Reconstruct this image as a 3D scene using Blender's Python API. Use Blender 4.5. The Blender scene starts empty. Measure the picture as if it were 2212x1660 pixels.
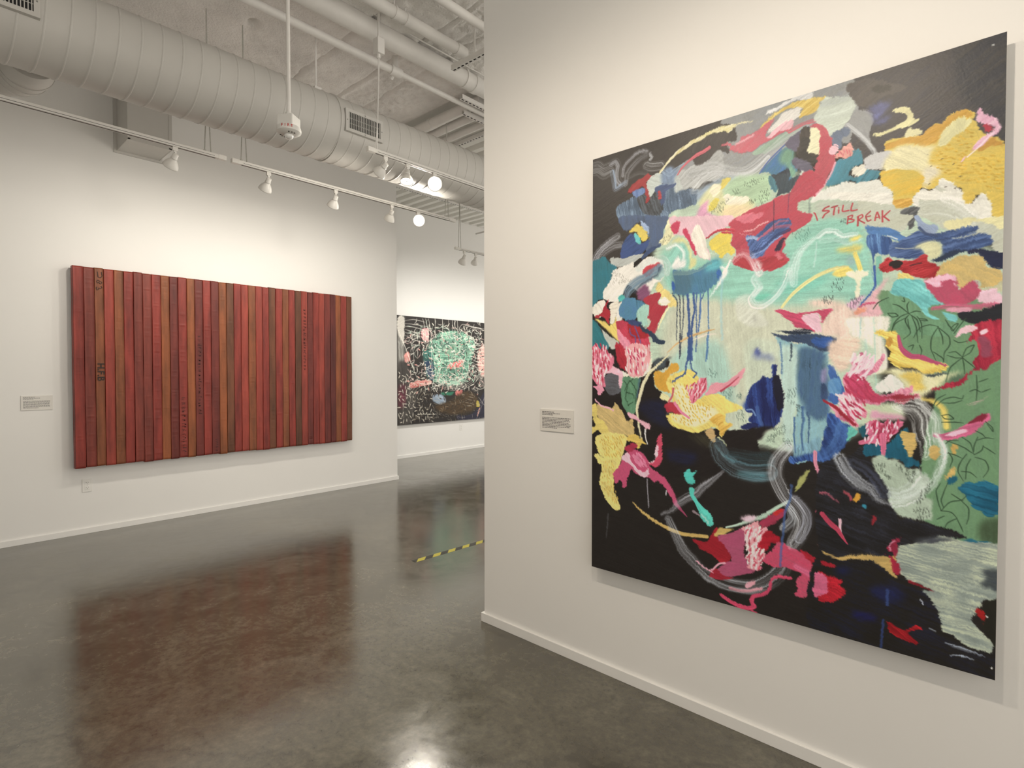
import bpy, bmesh, math, random
import numpy as np
from mathutils import Vector, Matrix
random.seed(7)
scene = bpy.context.scene
col = scene.collection
R = math.radians
# ---------------------------------------------------------------- camera
F_PX = 1190.0                       # focal length in pixels of the 2212 x 1660 frame
cam_d = bpy.data.cameras.new('camera'); cam = bpy.data.objects.new('camera', cam_d); col.objects.link(cam)
cam_d.sensor_fit = 'HORIZONTAL'; cam_d.sensor_width = 36.0; cam_d.lens = F_PX/2212*36.0
cam_d.clip_start = 0.05; cam_d.clip_end = 100
cam.location = (0, 0, 1.5)
cam.rotation_euler = (R(90)-math.atan2(25.0, F_PX), 0, math.atan2(1084, 1190))
scene.camera = cam
# ---------------------------------------------------------------- world, exposure
w = bpy.data.worlds.new('world'); scene.world = w; w.use_nodes = True
w.node_tree.nodes['Background'].inputs[0].default_value = (1, .94, .85, 1)
w.node_tree.nodes['Background'].inputs[1].default_value = 1.35
vs = scene.view_settings
vs.view_transform = 'Standard'; vs.look = 'None'; vs.gamma = 1.0; vs.use_curve_mapping = False
vs.exposure = 0.25
# lamp groups: colour and power of the track heads (the lamps themselves are built with their fixtures)
WARM = (1.0, .872, .715); MID = (1.0, .925, .80); COOL = (1.0, .965, .885)
P_LEFT, P_RIGHT, P_FAR, P_ROOM = 27, 41, 46, 60
# ---------------------------------------------------------------- measured room (metres)
CEIL = 4.45
XL = -6.37          # face of the left wall
XF = -7.87          # face of the far wall behind it
YR = 2.325          # face of the right wall
YL_END = 4.608      # free end of the left wall
XR_END = -2.342     # free end of the right wall
TRACK_Z = 3.235
# ---------------------------------------------------------------- helpers
def tag(o, label=None, cat=None, group=None, kind=None):
    if label: o['label'] = label
    if cat: o['category'] = cat
    if group: o['group'] = group
    if kind: o['kind'] = kind
    return o
def link(name, me, mat=None, parent=None, smooth=False, loc=None, rot=None):
    o = bpy.data.objects.new(name, me); col.objects.link(o)
    if mat is not None and me is not None:
        me.materials.clear(); me.materials.append(mat)
    if smooth and me is not None: me.polygons.foreach_set('use_smooth', [True]*len(me.polygons))
    if parent: o.parent = parent
    if loc is not None: o.location = loc
    if rot is not None: o.rotation_euler = rot
    return o
def empty(name, loc=(0, 0, 0), rot=(0, 0, 0)):
    o = bpy.data.objects.new(name, None); col.objects.link(o); o.location = loc; o.rotation_euler = rot
    o.empty_display_size = .05
    return o
class MB:
    """collects simple shapes into one mesh"""
    def __init__(s): s.bm = bmesh.new()
    def box(s, x0, x1, y0, y1, z0, z1, bev=0.0):
        r = bmesh.ops.create_cube(s.bm, size=1)['verts']
        for v in r:
            v.co = Vector((x0+(v.co.x+.5)*(x1-x0), y0+(v.co.y+.5)*(y1-y0), z0+(v.co.z+.5)*(z1-z0)))
        if bev:
            es = list({e for v in r for e in v.link_edges})
            bmesh.ops.bevel(s.bm, geom=es, offset=bev, segments=2, affect='EDGES', profile=.5)
        return s
    def tube(s, pts, r, n=10, caps=True, rr=None):
        pts = [Vector(p) for p in pts]; rings = []; up = None
        for i, p in enumerate(pts):
            d = (pts[min(i+1, len(pts)-1)]-pts[max(i-1, 0)]).normalized()
            if up is None:
                up = Vector((0, 0, 1)) if abs(d.z) < .9 else Vector((1, 0, 0))
            a = (up-d*up.dot(d)).normalized(); up = a; b = d.cross(a)
            q = rr[i] if rr else r
            rings.append([s.bm.verts.new(p+(a*math.cos(t)+b*math.sin(t))*q) for t in [2*math.pi*k/n for k in range(n)]])
        for A, B in zip(rings, rings[1:]):
            for k in range(n): s.bm.faces.new((A[k], A[(k+1) % n], B[(k+1) % n], B[k]))
        if caps:
            s.bm.faces.new(rings[0][::-1]); s.bm.faces.new(rings[-1])
        return s
    def lathe(s, prof, n=24, M=None, close=False):
        """prof: (radius, z) pairs around local Z"""
        rings = []
        for r, z in prof:
            if r < 1e-6: rings.append([s.bm.verts.new((0, 0, z))])
            else: rings.append([s.bm.verts.new((r*math.cos(2*math.pi*k/n), r*math.sin(2*math.pi*k/n), z)) for k in range(n)])
        nv = [v for g in rings for v in g]
        for A, B in zip(rings, rings[1:]):
            if len(A) == 1 and len(B) == 1: continue
            for k in range(n):
                if len(A) == 1: s.bm.faces.new((A[0], B[(k+1) % n], B[k]))
                elif len(B) == 1: s.bm.faces.new((A[k], A[(k+1) % n], B[0]))
                else: s.bm.faces.new((A[k], A[(k+1) % n], B[(k+1) % n], B[k]))
        if M is not None:
            for v in nv: v.co = M @ v.co
        return s
    def quad(s, *ps):
        s.bm.faces.new([s.bm.verts.new(p) for p in ps]); return s
    def ribbon(s, pts, w, f):
        """flat stroke of width w through 2-D pts, f maps (x, y) to 3-D"""
        L, Rr = [], []
        for i, p in enumerate(pts):
            a = pts[max(i-1, 0)]; b = pts[min(i+1, len(pts)-1)]
            dx, dy = b[0]-a[0], b[1]-a[1]; l = math.hypot(dx, dy) or 1
            nx, ny = -dy/l*w/2, dx/l*w/2
            L.append(s.bm.verts.new(f(p[0]+nx, p[1]+ny))); Rr.append(s.bm.verts.new(f(p[0]-nx, p[1]-ny)))
        for i in range(len(pts)-1): s.bm.faces.new((L[i], Rr[i], Rr[i+1], L[i+1]))
        return s
    def mesh(s, name, recalc=True):
        if recalc: bmesh.ops.recalc_face_normals(s.bm, faces=s.bm.faces[:])
        me = bpy.data.meshes.new(name); s.bm.to_mesh(me); s.bm.free(); return me
    def build(s, name, mat, parent=None, smooth=False, **k):
        o = link(name, s.mesh(name), mat, parent, smooth, **k)
        if smooth == 'auto':
            o.data.set_sharp_from_angle(angle=R(35))
        return o
def box_obj(name, mat, parent, x0, x1, y0, y1, z0, z1, bev=0.0):
    return MB().box(x0, x1, y0, y1, z0, z1, bev).build(name, mat, parent)
def text_mesh(name, body, size, M, mat, parent, extrude=.0004):
    cu = bpy.data.curves.new(name, 'FONT'); cu.body = body; cu.size = size; cu.extrude = extrude; cu.offset = size*.014
    cu.align_x = 'CENTER'; cu.align_y = 'CENTER'
    t = bpy.data.objects.new(name, cu); col.objects.link(t)
    dg = bpy.context.evaluated_depsgraph_get(); me = bpy.data.meshes.new_from_object(t.evaluated_get(dg))
    bpy.data.objects.remove(t); bpy.data.curves.remove(cu)
    me.transform(M); me.name = name
    return link(name, me, mat, parent)
# ---------------------------------------------------------------- materials
def mat(name, color, rough=.5, metal=0.0, spec=.5, noise=None, bump=None, emit=None, coat=0.0):
    m = bpy.data.materials.new(name); m.use_nodes = True
    nt = m.node_tree; b = nt.nodes['Principled BSDF']
    b.inputs['Base Color'].default_value = (*color, 1); b.inputs['Roughness'].default_value = rough
    b.inputs['Metallic'].default_value = metal; b.inputs['Specular IOR Level'].default_value = spec
    b.inputs['Coat Weight'].default_value = coat
    if emit: b.inputs['Emission Color'].default_value = (*emit[0], 1); b.inputs['Emission Strength'].default_value = emit[1]
    if noise:
        sc, amt = noise[0], noise[1]
        tc = nt.nodes.new('ShaderNodeTexCoord'); n = nt.nodes.new('ShaderNodeTexNoise')
        n.inputs['Scale'].default_value = sc; n.inputs['Detail'].default_value = 6
        cr = nt.nodes.new('ShaderNodeValToRGB')
        cr.color_ramp.elements[0].position = .3; cr.color_ramp.elements[1].position = .7
        cr.color_ramp.elements[0].color = (*[c*(1-amt) for c in color], 1)
        cr.color_ramp.elements[1].color = (*[min(c*(1+amt), 1) for c in color], 1)
        nt.links.new(tc.outputs['Object'], n.inputs['Vector']); nt.links.new(n.outputs['Fac'], cr.inputs['Fac'])
        nt.links.new(cr.outputs['Color'], b.inputs['Base Color'])
    if bump:
        sc, st, dist = bump
        tc = nt.nodes.new('ShaderNodeTexCoord'); n = nt.nodes.new('ShaderNodeTexNoise')
        n.inputs['Scale'].default_value = sc; n.inputs['Detail'].default_value = 5
        bp = nt.nodes.new('ShaderNodeBump'); bp.inputs['Strength'].default_value = st; bp.inputs['Distance'].default_value = dist
        nt.links.new(tc.outputs['Object'], n.inputs['Vector']); nt.links.new(n.outputs['Fac'], bp.inputs['Height'])
        nt.links.new(bp.outputs['Normal'], b.inputs['Normal'])
    return m
def node(nt, t, **kw):
    n = nt.nodes.new(t)
    for k, v in kw.items():
        if k in n.inputs: n.inputs[k].default_value = v
        else: setattr(n, k, v)
    return n
M_WALL = mat('painted_wall', (.83, .82, .80), .62, spec=.3, noise=(1.3, .012), bump=(160, .05, .002))
M_TRIM = mat('painted_trim', (.83, .82, .80), .42, spec=.4, noise=(6, .02))
M_DUCT = mat('painted_duct', (.60, .585, .555), .45, spec=.4, noise=(3, .03), bump=(40, .05, .002))
M_PIPE = mat('painted_pipe', (.80, .78, .75), .5, noise=(5, .05), bump=(60, .12, .002))
M_FOAM = mat('sprayed_foam', (.88, .86, .83), .85, spec=.2, noise=(2.2, .10), bump=(55, .9, .012))
M_DECK = mat('painted_deck', (.80, .79, .75), .55, noise=(4, .04))
M_WHITE = mat('white_enamel', (.80, .78, .74), .35, noise=(20, .02))
M_PLASTIC = mat('white_plastic', (.80, .79, .76), .4, noise=(30, .015))
M_DARK = mat('dark_gap', (.02, .02, .02), .8, noise=(30, .2))
M_SLOT = mat('track_slot', (.09, .08, .07), .7, noise=(30, .2))
M_GREY = mat('grey_metal', (.25, .25, .23), .6, noise=(30, .1))  # plain grey for the small screws and the strobe's flash tube
M_CARD = mat('label_card', (.74, .72, .68), .6, noise=(40, .02))
M_INK = mat('printed_ink', (.16, .15, .15), .7, noise=(200, .2))
M_RED = mat('red_print', (.55, .05, .04), .5, noise=(60, .1))
M_STEEL = mat('steel_wire', (.55, .54, .50), .4, metal=.4, noise=(60, .1))
M_LENS = mat('clear_strobe_lens', (.82, .82, .80), .12, spec=.7, noise=(40, .05), coat=.5)
M_INK2 = mat('black_stencil_ink', (.028, .018, .016), .75, noise=(120, .4))
M_CHROME = mat('screw_head', (.85, .85, .82), .3, metal=.2, noise=(60, .05))
def lamp_mat(name, c, s):
    return mat(name, (.9, .9, .9), .4, noise=(20, .01), emit=(c, s))
# polished concrete ------------------------------------------------------------
def concrete():
    m = bpy.data.materials.new('polished_concrete'); m.use_nodes = True; nt = m.node_tree; L = nt.links.new
    b = nt.nodes['Principled BSDF']; tc = node(nt, 'ShaderNodeTexCoord')
    n1 = node(nt, 'ShaderNodeTexNoise', Scale=.55, Detail=8.0, Roughness=.62, Distortion=.6)
    n2 = node(nt, 'ShaderNodeTexNoise', Scale=3.2, Detail=10.0, Roughness=.7, Distortion=1.2)
    n3 = node(nt, 'ShaderNodeTexNoise', Scale=26.0, Detail=8.0, Roughness=.75)
    n4 = node(nt, 'ShaderNodeTexNoise', Scale=7.0, Detail=2.0, Roughness=.5)
    vo = node(nt, 'ShaderNodeTexVoronoi', Scale=.33, feature='DISTANCE_TO_EDGE')
    for n in (n1, n2, n3, n4): L(tc.outputs['Object'], n.inputs['Vector'])
    # cracks: distorted voronoi edges, only here and there
    vd = node(nt, 'ShaderNodeTexNoise', Scale=3.0, Detail=7.0, Roughness=.65)
    L(tc.outputs['Object'], vd.inputs['Vector'])
    mx = node(nt, 'ShaderNodeMix', data_type='VECTOR'); mx.inputs['Factor'].default_value = .30
    L(tc.outputs['Object'], mx.inputs[4]); L(vd.outputs['Color'], mx.inputs[5]); L(mx.outputs[1], vo.inputs['Vector'])
    cr = node(nt, 'ShaderNodeValToRGB'); e = cr.color_ramp.elements
    e[0].position = .36; e[0].color = (.052, .044, .030, 1); e[1].position = .64; e[1].color = (.158, .146, .108, 1)
    x = cr.color_ramp.elements.new(.5); x.color = (.095, .086, .060, 1)
    ad = node(nt, 'ShaderNodeMath', operation='MULTIPLY_ADD'); ad.inputs[1].default_value = .55
    L(n1.outputs['Fac'], ad.inputs[0])
    a2 = node(nt, 'ShaderNodeMath', operation='MULTIPLY'); a2.inputs[1].default_value = .45
    L(n2.outputs['Fac'], a2.inputs[0]); L(a2.outputs[0], ad.inputs[2]); L(ad.outputs[0], cr.inputs['Fac'])
    # fine mottling
    c2 = node(nt, 'ShaderNodeValToRGB'); c2.color_ramp.elements[0].position = .35; c2.color_ramp.elements[1].position = .68
    c2.color_ramp.elements[0].color = (.55, .54, .52, 1); c2.color_ramp.elements[1].color = (1.22, 1.2, 1.16, 1)
    L(n3.outputs['Fac'], c2.inputs['Fac'])
    m1 = node(nt, 'ShaderNodeMix', data_type='RGBA', blend_type='MULTIPLY'); m1.inputs['Factor'].default_value = .9
    L(cr.outputs['Color'], m1.inputs[6]); L(c2.outputs['Color'], m1.inputs[7])
    # pale chips
    ch = node(nt, 'ShaderNodeTexNoise', Scale=17.0, Detail=3.0, Roughness=.55); L(tc.outputs['Object'], ch.inputs['Vector'])
    c3 = node(nt, 'ShaderNodeValToRGB'); c3.color_ramp.elements[0].position = .775; c3.color_ramp.elements[1].position = .79
    L(ch.outputs['Fac'], c3.inputs['Fac'])
    m2 = node(nt, 'ShaderNodeMix', data_type='RGBA'); m2.inputs[7].default_value = (.24, .23, .2, 1)
    L(c3.outputs['Color'], m2.inputs['Factor']); L(m1.outputs[2], m2.inputs[6])
    # cracks
    c4 = node(nt, 'ShaderNodeValToRGB'); c4.color_ramp.elements[0].position = .0; c4.color_ramp.elements[1].position = .006
    c4.color_ramp.elements[0].color = (.45, .43, .40, 1); c4.color_ramp.elements[1].color = (1, 1, 1, 1)
    L(vo.outputs['Distance'], c4.inputs['Fac'])
    m3 = node(nt, 'ShaderNodeMix', data_type='RGBA', blend_type='MULTIPLY'); m3.inputs['Factor'].default_value = .6
    L(m2.outputs[2], m3.inputs[6]); L(c4.outputs['Color'], m3.inputs[7])
    L(m3.outputs[2], b.inputs['Base Color'])
    # gloss
    cg = node(nt, 'ShaderNodeMapRange'); cg.inputs['From Min'].default_value = .3; cg.inputs['From Max'].default_value = .7
    cg.inputs['To Min'].default_value = .11; cg.inputs['To Max'].default_value = .24
    L(n2.outputs['Fac'], cg.inputs['Value']); L(cg.outputs['Result'], b.inputs['Roughness'])
    b.inputs['Specular IOR Level'].default_value = .95; b.inputs['Coat Weight'].default_value = .35; b.inputs['Coat Roughness'].default_value = .14
    bp = node(nt, 'ShaderNodeBump', Strength=.22, Distance=.004); L(n4.outputs['Fac'], bp.inputs['Height'])
    bq = node(nt, 'ShaderNodeBump', Strength=.10, Distance=.002); L(n3.outputs['Fac'], bq.inputs['Height']); L(bp.outputs['Normal'], bq.inputs['Normal'])
    L(bq.outputs['Normal'], b.inputs['Normal'])
    return m
M_FLOOR = concrete()
# ---------------------------------------------------------------- the room
def struct(name, o):
    o.name = name; o['kind'] = 'structure'; return o
X0, X1, Y0, Y1 = -8.02, 2.4, -2.6, 10.5
struct('floor', box_obj('floor', M_FLOOR, None, X0, X1, Y0, Y1, -.12, 0))
ceiling = struct('ceiling', box_obj('ceiling', M_DECK, None, X0, X1, Y0, Y1, CEIL, CEIL+.12))
struct('wall_left', box_obj('wall_left', M_WALL, None, XL-.16, XL, Y0, YL_END, 0, CEIL))
struct('wall_far', box_obj('wall_far', M_WALL, None, XF-.15, XF, YL_END-.6, Y1, 0, CEIL))
struct('wall_recess', box_obj('wall_recess', M_WALL, None, XF, XL-.16, YL_END-.6, YL_END-.45, 0, CEIL))
struct('wall_right', box_obj('wall_right', M_WALL, None, XR_END, X1, YR, YR+.17, 0, CEIL))
struct('wall_rear', box_obj('wall_rear', M_WALL, None, X0, X1, Y0-.15, Y0, 0, CEIL))
BH, BT = .052, .015
m = MB().box(XL, XL+BT, Y0, YL_END+BT, 0, BH, .0015).box(XL-.16-BT, XL, YL_END, YL_END+BT, 0, BH, .0015)
struct('baseboard_left', m.build('baseboard_left', M_TRIM))
struct('baseboard_far', MB().box(XF, XF+BT, YL_END-.44, Y1, 0, BH, .0015).build('baseboard_far', M_TRIM))
m = MB().box(XR_END-BT, X1, YR-BT, YR, 0, BH, .0015).box(XR_END-BT, XR_END, YR, YR+.17+BT, 0, BH, .0015)
struct('baseboard_right', m.build('baseboard_right', M_TRIM))
# sprayed foam under the roof deck, lumpy, ends at Y = 4.0
rng = np.random.default_rng(3); tabn = rng.random((256, 256))
def vnoise(x, y, f, sh=0):
    x = x/f+sh*13.7+500; y = y/f+sh*7.3+500; xi = np.floor(x).astype(int); yi = np.floor(y).astype(int); fx = x-xi; fy = y-yi
    fx = fx*fx*(3-2*fx); fy = fy*fy*(3-2*fy); t = tabn
    return (t[yi & 255, xi & 255]*(1-fx)+t[yi & 255, (xi+1) & 255]*fx)*(1-fy)+(t[(yi+1) & 255, xi & 255]*(1-fx)+t[(yi+1) & 255, (xi+1) & 255]*fx)*fy
gx = np.linspace(-6.37, -1.6, 340); gy = np.linspace(-1.2, 4.0, 400)
XX, YY = np.meshgrid(gx, gy)
near = np.clip((YY-1.2)/2.0, 0, 1)
z = .026*vnoise(XX, YY, .55, 1)+.016*vnoise(XX, YY, .16, 2)+.014*vnoise(XX, YY, .055, 3)*(.4+near)
for yb, dz in ((2.62, .035), (3.08, .045), (3.42, .03)):            # joints between foam lifts, running across
    d = np.abs(YY-yb-.05*(vnoise(XX, YY, .4, 5)-.5)); z = z-dz*np.exp(-(d/.018)**2)
pop = np.clip((YY-3.08)/.1, 0, 1); z = z+.022*pop*(vnoise(XX, YY, .034, 6)-.5)
step = np.clip((YY-3.1)/.06, 0, 1); z = z-.02*step+.02
hole = np.hypot((XX+4.72)/1.6, YY-1.98); z = z-.10*np.exp(-(hole/.035)**2)
edge = np.clip((4.0-YY)/.08, 0, 1); ZZ = CEIL-.012-(z*(.25+.75*edge))
V = np.c_[XX.ravel(), YY.ravel(), ZZ.ravel()]; nx = len(gx); ny = len(gy)
idx = np.arange(nx*ny).reshape(ny, nx)
Fq = np.c_[idx[:-1, :-1].ravel(), idx[1:, :-1].ravel(), idx[1:, 1:].ravel(), idx[:-1, 1:].ravel()]
def grid_mesh(name, V, Fq):
    me = bpy.data.meshes.new(name); me.vertices.add(len(V)); me.vertices.foreach_set('co', V.astype(np.float32).ravel())
    n = len(Fq); me.loops.add(n*4); me.loops.foreach_set('vertex_index', Fq.astype(np.int32).ravel())
    me.polygons.add(n); me.polygons.foreach_set('loop_start', np.arange(0, 4*n, 4, dtype=np.int32)); me.polygons.foreach_set('loop_total', np.full(n, 4, np.int32))
    me.update(); me.validate(); return me
link('sprayed_foam', grid_mesh('sprayed_foam', V, Fq), M_FOAM, ceiling, smooth=True)
# ribs of the bare roof deck beyond the foam, running across (along X)
me_rib = None
k = 0; y = 4.62
while y < 10.4:
    if me_rib is None:
        b = MB(); h = .075
        for x in (X0+.16, X1-.1): pass
        a = [(-.055, 0), (-.040, -h), (.040, -h), (.055, 0)]
        v = [[b.bm.verts.new((x, yy, zz)) for yy, zz in a] for x in (XF, X1)]
        for i in range(3): b.bm.faces.new((v[0][i], v[0][i+1], v[1][i+1], v[1][i]))
        b.bm.faces.new(v[0]); b.bm.faces.new(v[1]); me_rib = b.mesh('deck_rib')
    link('deck_rib', me_rib, M_DECK, ceiling, loc=(0, y, CEIL))
    y += .203; k += 1
# ---------------------------------------------------------------- round air duct
DX, DZ, DR = -4.35, 3.575, .268
duct = empty('air_duct', (DX, 4.0, DZ))
tag(duct, 'large round white spiral duct hung along the gallery with two air grilles', 'duct')
def ring_tube(pts, r, n): return MB().tube(pts, r, n, caps=True)
ring_tube([(0, -6.5, 0), (0, 6.4, 0)], DR, 64).build('duct_body', M_DUCT, duct, smooth='auto')
# one continuous helical lock seam
b = MB(); pts = []; N = 30; pitch = .1163; turns = int(10.9/pitch); rr_ = .0045
ph = 0.464-4.0
prev = None
for i in range(turns*N+1):
    t = 2*math.pi*i/N; yy = -4.6+pitch*i/N
    c, s_ = math.cos(t), math.sin(t)
    cur = [b.bm.verts.new((DR_*c, yy+dy, DR_*s_)) for DR_, dy in ((DR-.002, -.009), (DR+rr_, -.0035), (DR+rr_, .0035), (DR-.002, .009))]
    if prev:
        for k in range(3): b.bm.faces.new((prev[k], prev[k+1], cur[k+1], cur[k]))
    prev = cur
o = b.build('spiral_seam', M_DUCT, duct, smooth=True)
MB().tube([(0, -1.585, 0), (0, -1.555, 0)], DR+.007, 64).build('joint_collar', M_DUCT, duct, smooth='auto')
def grille(y0, y1):
    g = MB()
    x = DR+.004                                        # frame plate stands just proud of the duct face
    z0, z1 = -.088, .094; f = .028; T = .012
    g.box(x-.03, x+T, y0, y1, z0, z0+f*.9); g.box(x-.03, x+T, y0, y1, z1-f*.9, z1)
    g.box(x-.03, x+T, y0, y0+f, z0+f*.9, z1-f*.9); g.box(x-.03, x+T, y1-f, y1, z0+f*.9, z1-f*.9)
    fr = g.build('air_grille', M_DUCT, duct)
    box_obj('grille_throat', M_DARK, fr, x-.02, x+.001, y0+f, y1-f, z0+f*.8, z1-f*.8)
    v = MB(); n = int((y1-y0-2*f)/.0155)
    for i in range(n):
        yy = y0+f+(i+.5)*(y1-y0-2*f)/n
        v.box(x, x+.009, yy-.0022, yy+.0022, z0+f*.9, z1-f*.9)
    for i in (1, 2): v.box(x+.001, x+.003, y0+f, y1-f, z0+f+i*.042-.002, z0+f+i*.042+.002)
    v.build('grille_blades', M_DUCT, fr)['kind'] = 'stuff'
    sc = MB()
    for (a, c) in ((y0+.014, 0), (y1-.014, 0), ((y0+y1)/2, .082), ((y0+y1)/2, -.076)):
        sc.box(x+T-.001, x+T+.002, a-.004, a+.004, c-.004, c+.004)
    sc.build('grille_screws', M_GREY, fr)['kind'] = 'stuff'
grille(2.449-4.0, 2.808-4.0)
grille(.18-4.0, .535-4.0)
for yh in (-3.2, -1.66, 2.0):
    s = MB(); s.tube([(0, yh, DR), (0, yh, CEIL-DZ)], .007, 8); s.box(-.04, .04, yh-.03, yh+.03, DR-.004, DR+.035)
    s.build('hanger_rod', M_PIPE, duct)
# branch duct with a gored elbow behind the main duct
br = empty('branch_duct', (-5.1, .3, 3.515))
tag(br, 'smaller white branch duct with segmented elbow behind the large duct', 'duct')
RB = .147
MB().tube([(0, -2.8, 0), (0, 0, 0)], RB, 40).build('branch_pipe', M_DUCT, br, smooth='auto')
pts = [(.26-.26*math.cos(a), .26*math.sin(a), 0) for a in [R(90)*i/5 for i in range(6)]]+[(.472, .26, 0)]
MB().tube(pts, RB, 40).build('elbow', M_DUCT, br, smooth='auto')
sm = MB()
for i in range(6):
    a = R(90)*i/5; d = Vector((math.sin(a), math.cos(a), 0)); p = Vector(pts[i])
    sm.tube([p-d*.008, p+d*.008], RB+.004, 40)
for yy in (-.13, -.26, -.39): sm.tube([(0, yy-.007, 0), (0, yy+.007, 0)], RB+.004, 40)
sm.build('gore_seams', M_DUCT, br, smooth='auto')['kind'] = 'stuff'
# rectangular duct drop on the left wall
bx = empty('duct_drop', (XL, 1.56, 3.62))
tag(bx, 'square white sheet metal duct drop fixed to the wall behind the large duct', 'duct')
MB().box(.0, .40, -.178, .172, 0, CEIL-3.62-.001).build('duct_casing', M_DUCT, bx)
f = MB(); f.box(0, .018, -.205, .20, -.022, 0, ).box(0, .018, -.205, -.178, 0, .82).box(0, .018, .172, .20, 0, .82)
f.build('wall_flange', M_DUCT, bx)
f = MB(); f.box(.385, .404, -.182, -.160, .0, .82).box(.385, .404, .150, .176, 0, .82).box(.015, .404, -.181, -.176, -.003, .012).box(.015, .404, .17, .175, -.003, .012).box(.39, .404, -.18, .174, -.004, .012)
f.build('corner_seams', M_DUCT, bx)
# ---------------------------------------------------------------- track lights
LENS_ON = lamp_mat('lit_lamp_lens', (1.0, .96, .88), 45.0)
LENS_DIM = lamp_mat('lit_lamp_lens_dim', (1.0, .93, .82), 7.0)
def bell():
    m = MB(); prof = [(.0, -.066), (.022, -.066), (.030, -.060), (.031, .0), (.036, .006), (.050, .024), (.064, .046), (.075, .070), (.080, .090), (.081, .098), (.076, .098), (.072, .086), (.056, .052), (.042, .03)]
    return m.lathe(prof, 28).mesh('shade')
ME_SHADE = bell()
ME_LENS = MB().lathe([(.0, .086), (.03, .088), (.055, .084), (.071, .079)], 24).mesh('lamp_lens')
ME_RING = MB().lathe([(.036, .0885), (.040, .091), (.044, .0875)], 24).lathe([(.0, .094), (.009, .091)], 12).mesh('lens_ring')
ME_COLLAR = MB().lathe([(.0325, -.02), (.035, -.018), (.035, -.008), (.0325, -.006)], 24).mesh('socket_band')
ME_ADAPT = MB().box(-.016, .016, -.026, .026, -.042, 0, .003).box(-.010, .010, -.014, .014, -.060, -.042, .002).mesh('track_adapter')
ME_ARM = MB().box(-.007, .007, -.012, .010, -.078, -.055, .002).box(-.007, .007, -.002, .016, -.112, -.070, .002).tube([(-.014, .006, -.104), (.014, .006, -.104)], .009, 12).mesh('swivel_arm')
def head(pos, target, label, power, color, size=58, lens='dim', group=None, blend=1.0):
    h = empty('track_light', pos); tag(h, label, 'spotlight', group); k = .80 if lens == 'on' else .70; h.scale = (k, k, k)
    link('track_adapter', ME_ADAPT, M_WHITE, h)
    d0 = (Vector(target)-Vector(pos))
    yaw = math.atan2(-d0.x, d0.y)
    link('swivel_arm', ME_ARM, M_WHITE, h, rot=(0, 0, yaw))
    piv = Vector((0, 0, -.104))+Matrix.Rotation(yaw, 3, 'Z') @ Vector((0, .006, 0))
    d = (Vector(target)-(Vector(pos)+piv*k)).normalized()
    q = d.to_track_quat('Z', 'Y')
    off = piv+d*.03
    s = link('shade', ME_SHADE, M_WHITE, h, smooth=True, loc=off); s.rotation_mode = 'QUATERNION'; s.rotation_quaternion = q
    link('socket_band', ME_COLLAR, M_WHITE, s, smooth=True)
    l = link('lamp_lens', ME_LENS, LENS_ON if lens == 'on' else LENS_DIM, s, smooth=True)
    if lens == 'dim': link('lens_ring', ME_RING, M_SLOT, s)
    L = bpy.data.lights.new('track_lamp', 'SPOT'); L.energy = power; L.color = color
    L.spot_size = R(size); L.spot_blend = blend; L.shadow_soft_size = .045
    lo = bpy.data.objects.new('track_lamp', L); col.objects.link(lo); lo.parent = h
    lo.location = off+d*.15; lo.rotation_mode = 'QUATERNION'; lo.rotation_quaternion = (-d).to_track_quat('Z', 'Y')
    return h
def track(y0, y1, x, label, z=TRACK_Z, wires=(), along='Y', feed=None):
    """surface bar: box with a slot along its lower side, end caps and thin suspension wires"""
    t = empty('light_track', (x, (y0+y1)/2, z) if along == 'Y' else ((y0+y1)/2, x, z), (0, 0, 0) if along == 'Y' else (0, 0, R(-90)))
    tag(t, label, 'light track'); L = (y1-y0)/2
    MB().box(-.018, .018, -L, L, 0, .032, .002).build('track_bar', M_WHITE, t)
    s = MB().box(-.006, .006, -L+.05, L-.05, -.0012, .0008).box(.0176, .0186, -L+.06, L-.06, .010, .013)
    s.build('track_slot', M_SLOT, t)
    for e in (-1, 1): box_obj('end_cap', M_WHITE, t, -.020, .020, e*L-.03, e*L+.03, -.002, .035, .003)
    for wy in wires:
        ly = wy-(y0+y1)/2; w_ = MB()
        w_.tube([(-.004, ly-.022, .033), (-.002, ly-.004, .5), (0, ly, CEIL-z)], .0042, 6)
        w_.tube([(.004, ly+.022, .033), (.002, ly+.004, .5), (0, ly, CEIL-z)], .0042, 6)
        w_.box(-.006, .006, ly-.03, ly-.014, .030, .046).build('suspension_wire', M_STEEL, t)
    return t
XT = -4.8
track(-2.3, 1.755, XT, 'long white light track on wires with one lamp near its end', wires=(-1.6, 1.65))
track(1.86, 4.26, XT, 'white light track over the striped relief carrying four lamps', wires=(1.93, 4.165))
t3 = track(2.515, 5.6, -3.82, 'white light track in front of the round duct fed by a junction box', z=3.262)
f_ = MB(); f_.tube([(0, -1.48, .033), (.002, -1.47, .4), (0, -1.46, .80)], .0045, 8); f_.tube([(.006, -1.50, .033), (.008, -1.48, .2), (.004, -1.455, .80)], .0035, 8)
f_.build('power_cord', M_PIPE, t3)
box_obj('junction_box', M_PIPE, t3, -.035, .035, -1.49, -1.425, .80, .925, .004)
MB().tube([(0, -1.46, .77), (0, -1.46, .80)], .014, 12).tube([(0, -1.46, .92), (0, -1.46, CEIL-3.262)], .010, 10).build('box_stem', M_PIPE, t3)
MB().tube([(0, 1.35, .033), (0, 1.35, CEIL-3.262)], .004, 6).build('suspension_wire', M_STEEL, t3)
track(5.33, 8.6, -5.93, 'white light track hanging in front of the far scribbled painting', z=3.262, wires=(5.39, 8.2))
GL = 'lamps washing the striped relief'
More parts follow.
